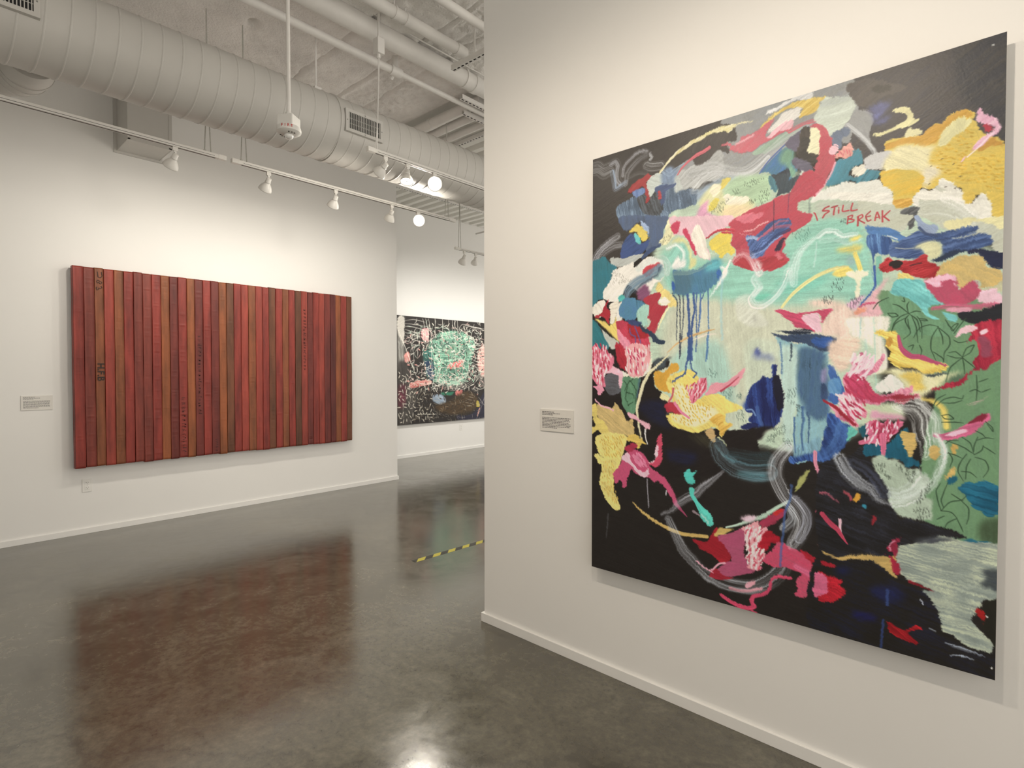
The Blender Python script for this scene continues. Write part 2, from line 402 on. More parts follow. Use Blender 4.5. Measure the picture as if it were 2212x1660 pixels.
head((XT, 1.416, TRACK_Z), (XL, 1.0, 1.45), 'white bell spotlight alone on the track beside the square duct drop', P_LEFT, MID, 162)
head((XT, 2.136, TRACK_Z), (XL, 2.0, 1.4), 'white bell spotlight nearest the start of the track over the striped relief', P_LEFT, MID, 162)
head((XT, 2.775, TRACK_Z), (XL, 2.9, 1.4), 'second white bell spotlight on the track over the striped relief', P_LEFT, MID, 162)
head((XT, 3.414, TRACK_Z), (XL, 3.7, 1.45), 'third white bell spotlight, pale against the corner of the left wall', P_LEFT*.8, MID, 162)
head((XT, 3.756, TRACK_Z), (-.2, .9, 1.4), 'glowing spotlight at the end of the track over the striped relief', P_ROOM, MID, 162, 'on')
head((-3.82, 2.656, 3.262), (-6.37, 2.2, 1.4), 'white bell spotlight seen from the back under the duct track', P_LEFT*.5, MID, 162)
head((-3.82, 2.879, 3.262), (-3.2, 2.2, 0), 'white spotlight pointing down with its ringed lens showing', P_ROOM*.6, MID, 162)
head((-3.82, 3.171, 3.262), (-.3, .55, 1.3), 'glowing spotlight on the track in front of the round duct', P_ROOM, MID, 162, 'on')
head((-5.93, 5.481, 3.262), (XF, 6.2, 1.1), 'lit spotlight at the end of the far track with bright lens', P_FAR, COOL, 136, 'on')
head((-5.93, 5.704, 3.262), (XF, 6.9, 1.1), 'far spotlight turned to the scribbled painting beside the lit one', P_FAR, COOL, 136)
head((-5.93, 6.8, 3.262), (XF, 7.6, 1.1), 'far spotlight hidden past the end of the right wall', P_FAR, COOL, 136)
head((-5.93, 7.8, 3.262), (XF, 8.6, 1.1), 'farthest spotlight on the track by the scribbled painting', P_FAR, COOL, 136)
head((-5.93, 8.4, 3.262), (-3.4, 6.2, 0), 'far spotlight turned down to the floor behind the right wall', P_FAR, COOL, 136)
# the track that lights the right wall runs parallel to it above the camera
track(-2.9, 1.2, .68, 'white light track parallel to the right wall above the viewer', along='X')
head((-2.35, .68, TRACK_Z), (-2.2, YR, 1.0), 'spotlight on the overhead track aimed at the free end of the right wall', P_RIGHT*.55, WARM, 146)
head((-1.45, .68, TRACK_Z), (-1.25, YR, 1.1), 'spotlight on the overhead track aimed at the left half of the painting', P_RIGHT, WARM, 146)
head((-.55, .68, TRACK_Z), (-.2, YR, 1.1), 'spotlight on the overhead track aimed at the right half of the painting', P_RIGHT*1.1, WARM, 146)
# ---------------------------------------------------------------- fire alarm strobe on a conduit
fa = empty('fire_alarm', (-3.45, 1.668, 3.009)); fa.rotation_euler = (0, 0, R(34))
tag(fa, 'white ceiling fire alarm strobe hanging on a thin conduit before the duct', 'fire alarm')
MB().tube([(0, 0, .10), (0, 0, CEIL-3.009)], .0115, 12).build('conduit', M_PIPE, fa, smooth='auto')
MB().box(-.052, .052, -.052, .052, .052, .125, .005).tube([(0, 0, .12), (0, 0, .15)], .02, 12).build('back_box', M_PLASTIC, fa)
MB().lathe([(0, .062), (.06, .062), (.072, .055), (.076, .040), (.074, .026), (.060, .016), (.038, .010), (0, .010)], 36).build('housing', M_PLASTIC, fa, smooth='auto')
MB().lathe([(0, -.018), (.014, -.016), (.024, -.008), (.028, .004), (.028, .012), (0, .012)], 24).build('strobe_lens', M_LENS, fa, smooth=True)
MB().box(-.012, .012, -.004, .004, -.006, .004).build('flash_tube', M_GREY, fa)
vent = MB()
for a in (-60, -40, -20, 150, 170, 190): vent.box(*[v for p in [(.052*math.cos(R(a))-.004, .052*math.cos(R(a))+.004), (.052*math.sin(R(a))-.003, .052*math.sin(R(a))+.003)] for v in p], .010, .0145)
vent.build('sounder_slots', M_SLOT, fa)['kind'] = 'stuff'
for i, ch in enumerate('FIRE'):
    a = R(-90-34+48-16+(i*15)); r_ = .0752
    Mx = Matrix.Translation((r_*math.cos(a), r_*math.sin(a), .043)) @ Matrix.Rotation(a+R(90), 4, 'Z') @ Matrix.Rotation(R(90), 4, 'X')
    text_mesh('lettering', ch, .024, Mx, M_RED, fa, .0012)
# ---------------------------------------------------------------- pipes under the ceiling
def pipe_thing(name, label, pts, r, couplings=(), n=18, extra=None):
    c = Vector(pts[0]); o = empty(name, c); tag(o, label, 'pipe')
    P = [Vector(p)-c for p in pts]
    MB().tube(P, r, n).build('pipe_run', M_PIPE, o, smooth='auto')
    for u in couplings:
        p = P[0].lerp(P[-1], u); d = (P[-1]-P[0]).normalized()
        MB().tube([p-d*.03, p+d*.03], r*1.09, n).build('coupling', M_PIPE, o, smooth='auto')
    for u in (extra or ()):
        p = P[0].lerp(P[-1], u); zt = CEIL-.02-c.z
        MB().tube([p, (p.x, p.y, zt)], .005, 6).tube([p+Vector((0, -.008, 0)), p+Vector((0, .008, 0))], r*1.12, n).build('pipe_hanger', M_PIPE, o)
    return o
sp = pipe_thing('sprinkler_pipe', 'thin white sprinkler pipe with a branch fitting running above the round duct', [(-4.2, -2, 4.24), (-4.2, 3.02, 4.24), (-4.2, 3.05, 4.24)], .034, extra=(.55,))
MB().tube([(0, 5.05, 0), (0, 10, 0)], .025, 16).build('thin_pipe_run', M_PIPE, sp, smooth='auto')
MB().tube([(0, 4.98, 0), (0, 5.09, 0)], .045, 16).tube([(0, 5.03, 0), (0, 5.03, .13)], .028, 14).tube([(-.03, 5.03, -.02), (-.06, 5.03, -.045)], .02, 10).build('branch_fitting', M_PIPE, sp, smooth='auto')
pipe_thing('insulated_pipe', 'thick white insulated pipe, the widest one under the ceiling', [(-3.95, -2, 4.325), (-3.95, 10, 4.325)], .080, (.482,), 28, (.47,))
pipe_thing('capped_pipe', 'white pipe ending in a rounded cap next to the thick insulated pipe', [(-3.6, -2, 4.30), (-3.6, 3.34, 4.30)], .046, (.985,), 20, (.70, .86, .88))
pipe_thing('outer_pipe', 'slim white pipe nearest the right wall under the ceiling', [(-3.16, -2, 4.25), (-3.16, 10, 4.25)], .034, (), 18)
pipe_thing('small_conduit', 'thin wire conduit clipped along the thick insulated pipe', [(-3.862, -2, 4.395), (-3.862, 10, 4.395)], .007, (), 8)
pipe_thing('cross_pipe', 'white cross pipe bordering the sprayed foam with a taped joint', [(-6.3, 4.07, 4.335), (-4.125, 4.07, 4.335)], .057, (.62,), 22)
pipe_thing('cross_pipe', 'white cross pipe with a bolted coupling just beyond the foam edge', [(-6.3, 4.25, 4.325), (-4.125, 4.25, 4.325)], .046, (.82, .86), 22)
pipe_thing('cross_pipe', 'farther white cross pipe lying between the slotted struts and deck ribs', [(-6.3, 4.46, 4.33), (-4.125, 4.46, 4.33)], .040, (), 22)
# perforated strut channels
def strut(label, a, b):
    a, b = Vector(a), Vector(b); d = b-a; Lh = d.length/2; o = empty('strut_channel', (a+b)/2, (0, 0, math.atan2(d.y, d.x))); tag(o, label, 'strut')
    MB().box(-Lh, Lh, -.0205, .0205, -.002, .001).box(-Lh, Lh, -.0205, -.018, 0, .041).box(-Lh, Lh, .018, .0205, 0, .041).build('channel', M_PIPE, o)
    h = MB(); n = int(2*Lh/.05)
    for i in range(n):
        x = -Lh+.025+i*.05; h.box(x-.014, x+.014, -.0065, .0065, -.0035, -.0015)
    h.build('slots', M_DARK, o)['kind'] = 'stuff'
    MB().tube([(-Lh*.5, 0, .04), (-Lh*.5, 0, CEIL-a.z)], .006, 6).tube([(Lh*.5, 0, .04), (Lh*.5, 0, CEIL-a.z)], .006, 6).build('threaded_rods', M_PIPE, o)['kind'] = 'stuff'
strut('slotted white strut crossing below the capped pipe end', (-3.70, 3.285, 4.165), (-2.6, 3.31, 4.165))
strut('slotted white strut along the thick pipe, its open end showing', (-4.09, 3.74, 4.215), (-4.09, 5.2, 4.215))
strut('slotted white strut beside the sprinkler pipe over the cross pipes', (-4.33, 3.985, 4.225), (-4.33, 5.4, 4.225))
strut('long slotted white strut crossing under the bare deck ribs', (-6.2, 4.66, 4.32), (-4.125, 4.66, 4.32))
strut('slotted white strut running along the top of the far wall', (-7.0, 4.8, 4.33), (-7.0, 10.3, 4.33))
# sprinkler drop in the far room
sd = empty('sprinkler_drop', (-5.9, 6.15, 3.62)); tag(sd, 'white jointed sprinkler drop pipe hanging in the far room', 'pipe')
MB().tube([(0, 0, .45), (0, 0, .83)], .055, 16, rr=[.05, .12]).build('drop_cone', M_PIPE, sd, smooth='auto')
MB().tube([(0, 0, .12), (0, 0, .46)], .022, 12).tube([(0, 0, .40), (.5, .5, .44)], .035, 12).tube([(0, 0, .1), (-.28, -.2, .02)], .012, 10).build('drop_pipe', M_PIPE, sd, smooth='auto')
MB().tube([(0, 0, .36), (0, 0, .44)], .042, 14).tube([(0, 0, .1), (0, 0, .16)], .034, 14).tube([(0, 0, .235), (0, 0, .275)], .036, 14).build('drop_couplings', M_PIPE, sd, smooth='auto')
# ---------------------------------------------------------------- wall labels, outlets
def wall_label(name, label, M, wd, ht, seed):
    o = empty(name); o.matrix_world = M; tag(o, label, 'wall label')
    # local: X right, Y up, Z out of the wall
    MB().box(-wd/2, wd/2, -ht/2, ht/2, 0, .006, .0006).build('card', M_CARD, o)
    rg = random.Random(seed); t = MB(); y = ht/2-.014
    lines = [.44, .62, .40, 0, 1, 1, 1, 1, 1, 1, .97, .55]
    for i, u in enumerate(lines):
        h = .0036 if i else .0044
        x = -wd/2+.014; xe = x+(wd-.03)*u*(rg.uniform(.95, 1) if u == 1 else 1)
        while x < xe-.004:
            l = min(rg.uniform(.005, .017), xe-x); t.box(x, x+l, y-h/2, y+h/2, .006, .0063); x += l+.0024
        y -= (ht-.026)/len(lines)
    t.build('printed_text', M_INK, o)['kind'] = 'stuff'
    return o
ML = Matrix(((0, 0, 1, XL), (1, 0, 0, .768), (0, 1, 0, 1.232), (0, 0, 0, 1)))
wall_label('wall_label', 'small white text card on the wall beside the striped relief', ML, .215, .128, 3)
MR = Matrix(((1, 0, 0, -1.793), (0, 0, -1, YR), (0, 1, 0, 1.243), (0, 0, 0, 1)))
wall_label('wall_label', 'small white text card on the right wall beside the colourful painting', MR, .222, .118, 5)
def outlet(label, M, s=1.0):
    o = empty('wall_outlet'); o.matrix_world = M; tag(o, label, 'outlet')
    MB().box(-.035*s, .035*s, -.058*s, .058*s, 0, .005, .0015).build('cover_plate', M_PLASTIC, o)
    for sy in (-1, 1):
        r = MB().box(-.017*s, .017*s, sy*.0215*s-.016*s, sy*.0215*s+.016*s, .004, .0068, .001).build('receptacle', M_PLASTIC, o)
        h = MB()
        for sx in (-.0065, .0065): h.box(sx*s-.0011, sx*s+.0011, sy*.0215*s+.001*s, sy*.0215*s+.009*s, .0066, .0072)
        h.box(-.0022*s, .0022*s, sy*.0215*s-.010*s, sy*.0215*s-.005*s, .0066, .0072)
        h.build('slots', M_DARK, r)['kind'] = 'stuff'
    MB().box(-.002, .002, -.002, .002, .005, .0056).build('cover_screw', M_GREY, o)
outlet('white duplex power outlet under the striped relief', Matrix(((0, 0, 1, XL), (1, 0, 0, 1.113), (0, 1, 0, .448), (0, 0, 0, 1))), 1.05)
outlet('white wall outlet under the far scribbled painting', Matrix(((0, 0, 1, XF), (1, 0, 0, 7.18), (0, 1, 0, .445), (0, 0, 0, 1))), 1.1)
# ---------------------------------------------------------------- hazard tape on the floor
def stripe_mat():
    m = bpy.data.materials.new('hazard_stripes'); m.use_nodes = True; nt = m.node_tree; L = nt.links.new; b = nt.nodes['Principled BSDF']
    tc = node(nt, 'ShaderNodeTexCoord'); sx = node(nt, 'ShaderNodeSeparateXYZ'); L(tc.outputs['Object'], sx.inputs[0])
    ad = node(nt, 'ShaderNodeMath', operation='ADD'); L(sx.outputs['X'], ad.inputs[0]); L(sx.outputs['Y'], ad.inputs[1])
    mu = node(nt, 'ShaderNodeMath', operation='DIVIDE'); mu.inputs[1].default_value = .155; L(ad.outputs[0], mu.inputs[0])
    fr = node(nt, 'ShaderNodeMath', operation='FRACT'); L(mu.outputs[0], fr.inputs[0])
    gt = node(nt, 'ShaderNodeMath', operation='GREATER_THAN'); gt.inputs[1].default_value = .5; L(fr.outputs[0], gt.inputs[0])
    mx = node(nt, 'ShaderNodeMix', data_type='RGBA'); mx.inputs[6].default_value = (.035, .033, .028, 1); mx.inputs[7].default_value = (.52, .46, .06, 1)
    L(gt.outputs[0], mx.inputs['Factor']); L(mx.outputs[2], b.inputs['Base Color']); b.inputs['Roughness'].default_value = .45
    return m
tp = MB().box(-.027, .027, -1.2, 1.2, 0, .0012).build('hazard_tape', stripe_mat())
tp.location = (-3.46+.02, 2.68+1.2, 0); tp.rotation_euler = (0, 0, R(-2.8))
tag(tp, 'yellow and black striped hazard tape stuck on the concrete floor', 'tape')
# ---------------------------------------------------------------- striped relief of flat hose lengths
RX0 = -6.262                       # mean front face
rl = empty('striped_relief', (XL, 2.424, .63)); tag(rl, 'wide wall relief of vertical red, orange and brown hose strips', 'artwork')
RY0, RY1, RZ0, RZ1 = 1.012, 3.838, .632, 2.468
MB().box(.026, .07, RY0+.012-2.424, RY1-.012-2.424, .012, RZ1-RZ0-.012).build('backing_board', mat('relief_board', (.10, .025, .02), .7, noise=(8, .2)), rl)
cuts = [55, 130, 204, 268, 337, 402, 468, 530, 592, 654, 713, 770, 829, 883, 938, 992]
px = [140+c/3.132 for c in cuts]+[440+c/3.132 for c in [107, 158, 208, 257, 306, 356, 402, 446, 491, 538, 580, 623, 665, 707, 745, 784, 822, 862, 898, 934, 973, 1008]]
def pix_y(x):                      # photo column -> Y on the relief's face (wall direction)
    yaw = math.atan2(1084, 1190); k = (x-1106)/F_PX
    dx = -math.sin(yaw)+math.cos(yaw)*k; dy = math.cos(yaw)+math.sin(yaw)*k
    return RX0/dx*dy
ys = [pix_y(x) for x in px]
a0, a1 = ys[0], ys[-1]; ys = [RY0+(y-a0)/(a1-a0)*(RY1-RY0) for y in ys]
RED = (.40, .060, .046); BR = (.47, .078, .056); DK = (.25, .046, .037); MAR = (.19, .036, .031)
ORA = (.44, .128, .050); OB = (.37, .112, .050); BRO = (.25, .086, .044); OLV = (.19, .070, .038); RB_ = (.31, .060, .044)
seq = [RED, RB_, OB, BR, OB, RED, RB_, RB_, RED, ORA, DK, RED, ORA, DK, RED, DK, ORA, BRO, RED, BR, OB, BR, RED, BRO, RED, OB, RED, OLV, BR, DK, RED, BR, DK, MAR, ORA, RED, BRO]
wrk = [.5, .8, .15, .25, .7, .35, .5, .8, 1.0, .5, 1.0, 1.0, .4, .4, 1.0, .7, .6, .35, .3, .2, .6, .2, .5, .7, .4, .8, .4, .4, .3, .9, .15, .15, .15, .3, .4, .6, .6]
def hose_mat(i, c):
    c = tuple(v*.66 for v in c)
    m = bpy.data.materials.new('canvas_hose'); m.use_nodes = True; nt = m.node_tree; L = nt.links.new; b = nt.nodes['Principled BSDF']
    tc = node(nt, 'ShaderNodeTexCoord'); mp = node(nt, 'ShaderNodeMapping'); mp.inputs['Location'].default_value = (i*3.1, i*1.7, i*2.3)
    mp.inputs['Scale'].default_value = (1, 5, .9); L(tc.outputs['Object'], mp.inputs['Vector'])
    n = node(nt, 'ShaderNodeTexNoise', Scale=2.6, Detail=6.0, Roughness=.6); L(mp.outputs[0], n.inputs['Vector'])
    cr = node(nt, 'ShaderNodeValToRGB'); e = cr.color_ramp.elements
    e[0].position = .30; e[0].color = (c[0]*.55, c[1]*.62, c[2]*.62, 1); e[1].position = .68; e[1].color = (min(c[0]*1.22, 1), c[1]*1.25, c[2]*1.2, 1)
    L(n.outputs['Fac'], cr.inputs['Fac'])
    mp2 = node(nt, 'ShaderNodeMapping'); mp2.inputs['Scale'].default_value = (1, 160, 3); L(tc.outputs['Object'], mp2.inputs['Vector'])
    n2 = node(nt, 'ShaderNodeTexNoise', Scale=4.0, Detail=3.0); L(mp2.outputs[0], n2.inputs['Vector'])
    c2 = node(nt, 'ShaderNodeValToRGB'); c2.color_ramp.elements[0].color = (.80, .80, .80, 1); c2.color_ramp.elements[1].color = (1.1, 1.1, 1.1, 1)
    L(n2.outputs['Fac'], c2.inputs['Fac'])
    mx = node(nt, 'ShaderNodeMix', data_type='RGBA', blend_type='MULTIPLY'); mx.inputs['Factor'].default_value = .6
    L(cr.outputs['Color'], mx.inputs[6]); L(c2.outputs['Color'], mx.inputs[7])
    # pale scuffs
    n3 = node(nt, 'ShaderNodeTexNoise', Scale=24.0, Detail=5.0, Roughness=.7); L(mp.outputs[0], n3.inputs['Vector'])
    c3 = node(nt, 'ShaderNodeValToRGB'); c3.color_ramp.elements[0].position = .72; c3.color_ramp.elements[1].position = .80
    c3.color_ramp.elements[1].color = (.5, .5, .5, 1); L(n3.outputs['Fac'], c3.inputs['Fac'])
    m2 = node(nt, 'ShaderNodeMix', data_type='RGBA'); m2.inputs[7].default_value = (.42, .22, .15, 1)
    L(c3.outputs['Color'], m2.inputs['Factor']); L(mx.outputs[2], m2.inputs[6])
    L(m2.outputs[2], b.inputs['Base Color']); b.inputs['Roughness'].default_value = .48; b.inputs['Specular IOR Level'].default_value = .35
    bp = node(nt, 'ShaderNodeBump', Strength=.25, Distance=.0015); L(n2.outputs['Fac'], bp.inputs['Height']); L(bp.outputs['Normal'], b.inputs['Normal'])
    return m
rs = np.random.default_rng(11)
strips = []
QS = [-1, -.975, -.94, -.90, -.86, -.80, -.45, 0, .45, .80, .86, .90, .94, .975, 1]
for i, c in enumerate(seq):
    y0, y1 = ys[i]-2.424, ys[i+1]-2.424; NV, NU = 230, len(QS)-1; hz = RZ1-RZ0
    ext0, ext1 = rs.uniform(-.008, .003), rs.uniform(-.004, .003)
    lip = 0 if i in (2, 11, 13, 28) else rs.uniform(-.003, .003); V = []
    cre = [(rs.uniform(.02, .98)**1.0, rs.uniform(.4, 1)*(1 if rs.random() < .75 else -1), rs.uniform(.0022, .0050)) for _ in range(int(26*wrk[i]))]
    for v in range(NV+1):
        tz = v/NV; z = ext0+(hz+ext1-ext0)*tz
        wv = sum(.0026*(.45+.55*wrk[i])*k*math.exp(-((tz-t0)/sw)**2) for t0, k, sw in cre)
        wy = .0009*math.sin(tz*9+i)+.0006*math.sin(tz*23+2*i)
        endr = .008*(max(0, 1-min(tz, 1-tz)/.010))**2
        for q in QS:
            s = (q+1)/2; prof = .1055+lip+.0013*math.exp(-((abs(q)-.89)/.035)**2)-.0012*math.exp(-((abs(q)-.80)/.04)**2)
            edge = .010*max(0, (abs(q)-.95)/.05)**2
            V.append((prof+wv*max(0, 1-(q/.84)**4)-edge-endr, y0+.0004+(y1-y0-.0008)*s+wy, z))
    I = np.arange((NV+1)*(NU+1)).reshape(NV+1, NU+1)
    Fq2 = np.c_[I[:-1, :-1].ravel(), I[:-1, 1:].ravel(), I[1:, 1:].ravel(), I[1:, :-1].ravel()]
    V = np.array(V); k0 = len(V)
    base = np.array([(0.02, y0+.0008, ext0), (0.02, y1-.0008, ext0), (0.02, y1-.0008, hz+ext1), (0.02, y0+.0008, hz+ext1)])
    me = grid_mesh('hose_strip', V, Fq2)
    bm = bmesh.new(); bm.from_mesh(me)
    bd = [e for e in bm.edges if e.is_boundary]
    r = bmesh.ops.extrude_edge_only(bm, edges=bd)
    for vv in r['geom']:
        if isinstance(vv, bmesh.types.BMVert): vv.co.x = .03
    bmesh.ops.recalc_face_normals(bm, faces=bm.faces[:]); bm.to_mesh(me); bm.free()
    so = link('hose_strip', me, hose_mat(i, c), rl, smooth=True); me.set_sharp_from_angle(angle=R(50)); strips.append(so)
yc = lambda i: (ys[i]+ys[i+1])/2-2.424
def on_relief(x, tx=.1085):
    # letters read downwards: local +X -> -Z, +Y -> +Y(wall right)
    return lambda y, z: Matrix(((0, 0, 1, tx), (0, 1, 0, y), (-1, 0, 0, z), (0, 0, 0, 1)))
zz = lambda pz: RZ1-RZ0-pz
text_mesh('stencil_lettering', 'H.F.B', .076, on_relief(0)(yc(2)+.002, .875), M_INK2, strips[2])
# hand written mark at the top of the same strip
hw = MB(); ff = lambda a, b_: (.1088, yc(2)+b_, 1.80-a)
for st in ([(.0, .018), (.035, .024), (.055, .012), (.05, -.006), (.0, -.012)],
           [(.085, .012), (.10, .022), (.112, .010), (.10, -.002), (.085, .004), (.075, -.008), (.088, -.018), (.105, -.012), (.10, .0)],
           [(.13, .014), (.145, .022), (.155, .008), (.146, -.002), (.16, -.004), (.17, -.016), (.15, -.022), (.14, -.016)]):
    hw.ribbon(st, .0055, ff)
hw.build('handwritten_mark', M_INK2, strips[2])
# worn illegible stencil marks
def marks(i, z0, z1, seed, h=.018, mt=None):
    rg = random.Random(seed); mk = MB(); z = z1
    while z > z0:
        l = rg.uniform(.010, .026)
        for k in range(rg.randint(1, 3)):
            a = rg.uniform(-h, h*.6); mk.box(.1065, .1085, yc(i)+a, yc(i)+a+rg.uniform(.006, .016), z-l, z-l+rg.uniform(.004, .009))
        mk.box(.1065, .1085, yc(i)-h*.8, yc(i)+h*.7, z-l*.35, z-l*.35+.004)
        z -= l+rg.uniform(.006, .03)
    mk.build('worn_print', mt or mat('faded_ink', (.10, .022, .018), .7, noise=(90, .5)), strips[i])['kind'] = 'stuff'
MF = mat('faded_print', (.075, .018, .016), .7, noise=(90, .5))
marks(13, .42, 1.25, 1, .014, MF); marks(11, .05, .62, 2, .017, MF); marks(28, .92, 1.62, 3, .016, MF); marks(15, .05, .16, 4, .014, MF)
# ---------------------------------------------------------------- paint engine
class Canvas:
    """Paints brush marks into a colour array; the array becomes vertex colours of a panel."""
    def __init__(s, W, H, corners=None, seed=1, base=(46, 40, 35), dest=None):
        s.W, s.H = W, H
        s.rng = np.random.default_rng(seed)
        s.tab = s.rng.random((512, 512)).astype(np.float32)
        s.rgb = np.empty((H, W, 3), np.float32); s.rgb[:] = np.array(base, np.float32)
        s.hgt = np.zeros((H, W), np.float32)
        s.Hm = None
        if corners:
            A = []; b = []
            for (x, y), (u, v) in zip(corners, [(u*W, v*H) for u, v in (dest or [(0, 0), (1, 0), (1, 1), (0, 1)])]):
                A += [[x, y, 1, 0, 0, 0, -u*x, -u*y], [0, 0, 0, x, y, 1, -v*x, -v*y]]; b += [u, v]
            s.Hm = np.append(np.linalg.solve(np.array(A, float), np.array(b, float)), 1).reshape(3, 3)
        yy, xx = np.mgrid[0:H, 0:W].astype(np.float32)
        s.xx, s.yy = xx, yy
        s.wx = sum(a*(s.noise(xx, yy, f, 11+i)-.5) for i, (a, f) in enumerate([(1., 26), (.8, 9), (.7, 3.5)]))
        s.wy = sum(a*(s.noise(xx, yy, f, 71+i)-.5) for i, (a, f) in enumerate([(1., 26), (.8, 9), (.7, 3.5)]))
        s.grain = s.noise(xx, yy, 1.3, 5)-.5
    def noise(s, x, y, f, sh=0, fy=None):
        x = x/f+sh*17.3+1000; y = y/(fy or f)+sh*9.1+1000
        xi = np.floor(x).astype(np.int32); yi = np.floor(y).astype(np.int32)
        fx = x-xi; fy_ = y-yi; fx = fx*fx*(3-2*fx); fy_ = fy_*fy_*(3-2*fy_)
        t = s.tab; x0 = xi & 511; x1 = (xi+1) & 511; y0 = yi & 511; y1 = (yi+1) & 511
        return (t[y0, x0]*(1-fx)+t[y0, x1]*fx)*(1-fy_)+(t[y1, x0]*(1-fx)+t[y1, x1]*fx)*fy_
    def mp(s, pts, crop):
        p = np.array(pts, float)/crop[2]+np.array(crop[:2])
        if s.Hm is None: return p, 1/crop[2]
        q = np.c_[p, np.ones(len(p))] @ s.Hm.T
        q = q[:, :2]/q[:, 2:]
        c = p.mean(0); e = np.array([c, c+[0, 1.]]); g = np.c_[e, np.ones(2)] @ s.Hm.T; g = g[:, :2]/g[:, 2:]
        return q, float(np.linalg.norm(g[1]-g[0]))/crop[2]
    @staticmethod
    def smooth(p, closed, n=5):
        p = np.asarray(p, float); m = len(p); out = []
        for i in range(m if closed else m-1):
            if closed: a, b, c, d = p[(i-1) % m], p[i], p[(i+1) % m], p[(i+2) % m]
            else: a, b, c, d = p[max(i-1, 0)], p[i], p[i+1], p[min(i+2, m-1)]
            for k in range(n):
                t = k/n
                out.append((2*t**3-3*t**2+1)*b+(t**3-2*t**2+t)*(c-a)*.38+(-2*t**3+3*t**2)*c+(t**3-t**2)*(d-b)*.38)
        if not closed: out.append(p[-1])
        return np.array(out)
    def box(s, q, pad):
        x0 = max(int(q[:, 0].min()-pad), 0); x1 = min(int(q[:, 0].max()+pad)+2, s.W)
        y0 = max(int(q[:, 1].min()-pad), 0); y1 = min(int(q[:, 1].max()+pad)+2, s.H)
        return (x0, x1, y0, y1) if x1 > x0+1 and y1 > y0+1 else None
    def mask(s, q, bx, e):
        x0, x1, y0, y1 = bx; w = x1-x0; h = y1-y0; SS = 2
        acc = np.zeros((h*SS, w*SS+1), np.int32)
        a = (q-[x0, y0])*SS; b = np.roll(a, -1, 0)
        for (ax, ay), (bx_, by) in zip(a, b):
            if ay == by: continue
            if ay > by: ax, ay, bx_, by = bx_, by, ax, ay
            r0 = max(int(math.ceil(ay-.5)), 0); r1 = min(int(math.ceil(by-.5)), h*SS)
            if r1 <= r0: continue
            r = np.arange(r0, r1); xc = ax+(r+.5-ay)*(bx_-ax)/(by-ay)
            xi = np.clip(np.ceil(xc-.5), 0, w*SS).astype(np.int32)
            np.add.at(acc, (r, xi), 1)
        m = (np.cumsum(acc, 1)[:, :-1] & 1).astype(np.float32)
        m = m.reshape(h, SS, w, SS).mean((1, 3))
        if e > 0:
            yy = np.clip(np.arange(h)[:, None]+e*s.wy[y0:y1, x0:x1], 0, h-1)
            xx = np.clip(np.arange(w)[None, :]+e*s.wx[y0:y1, x0:x1], 0, w-1)
            m = m[(yy+.5).astype(np.int32), (xx+.5).astype(np.int32)]
        return m
    @staticmethod
    def blur(m, r):
        r = int(r)
        if r < 1: return m
        for ax in (0, 1):
            for _ in range(2):
                c = np.cumsum(np.pad(m, [(r+1, r) if i == ax else (0, 0) for i in (0, 1)], mode='edge'), ax)
                n = m.shape[ax]
                m = (np.take(c, np.arange(2*r+1, 2*r+1+n), ax)-np.take(c, np.arange(0, n), ax))/(2*r+1)
        return m
    def streak(s, bx, t, sh, L=46, w=2.0):
        x0, x1, y0, y1 = bx; t = math.radians(t)
        X = s.xx[y0:y1, x0:x1]+3*s.wx[y0:y1, x0:x1]; Y = s.yy[y0:y1, x0:x1]+3*s.wy[y0:y1, x0:x1]
        u = X*math.cos(t)+Y*math.sin(t); v = -X*math.sin(t)+Y*math.cos(t)
        return .42*s.noise(u, v, L, sh, w*.62)+.30*s.noise(u, v, L*1.4, sh+3, w*2.2)+.28*s.noise(X, Y, 17, sh+9)
    def lay(s, bx, m, col, st=None, k=.1, col2=None, hh=.0):
        x0, x1, y0, y1 = bx; c = np.array(col, np.float32)
        L = np.broadcast_to(c, m.shape+(3,)).copy()
        if st is not None:
            if col2 is not None:
                mix = np.clip((st-.40)*3.2, 0, 1)[..., None]; L = L*(1-mix)+np.array(col2, np.float32)*mix
            L *= (1+k*2*(st-.5))[..., None]
        L *= (1+.07*s.grain[y0:y1, x0:x1])[..., None]
        r = s.rgb[y0:y1, x0:x1]; r += (L-r)*m[..., None]
        h = s.hgt[y0:y1, x0:x1]; hn = hh+(0 if st is None else .55*(st-.5))+.12*s.grain[y0:y1, x0:x1]
        h += (hn+.35*h-h)*np.clip(m, 0, 1)
    def poly(s, crop, col, pts, e=1.6, k=.12, t=None, a=1, f=0, c=None, h=.35, K=0):
        q, sc = s.mp(pts, crop)
        if not K: q = s.smooth(q, True)
        bx = s.box(q, e*2+f*2+2)
        if not bx: return
        m = s.mask(q, bx, e)*a
        m = s.blur(m, f) if f else m
        sh = s.rng.integers(0, 400)
        st = s.streak(bx, s.rng.uniform(-50, 50) if t is None else t, sh)
        if f: m = np.clip(m*(1+.7*(st-.5)*(m < .97)), 0, 1)
        elif not K and min(m.shape) > 14:                              # dry-brush edge along the stroke direction
            mb = s.blur(m/max(a, 1e-3), 2)
            m = a*np.clip((mb-.5+(st-.5)*1.5*(4*mb*(1-mb)))*3.2+.5, 0, 1)
        s.lay(bx, m, col, st, k, c, h)
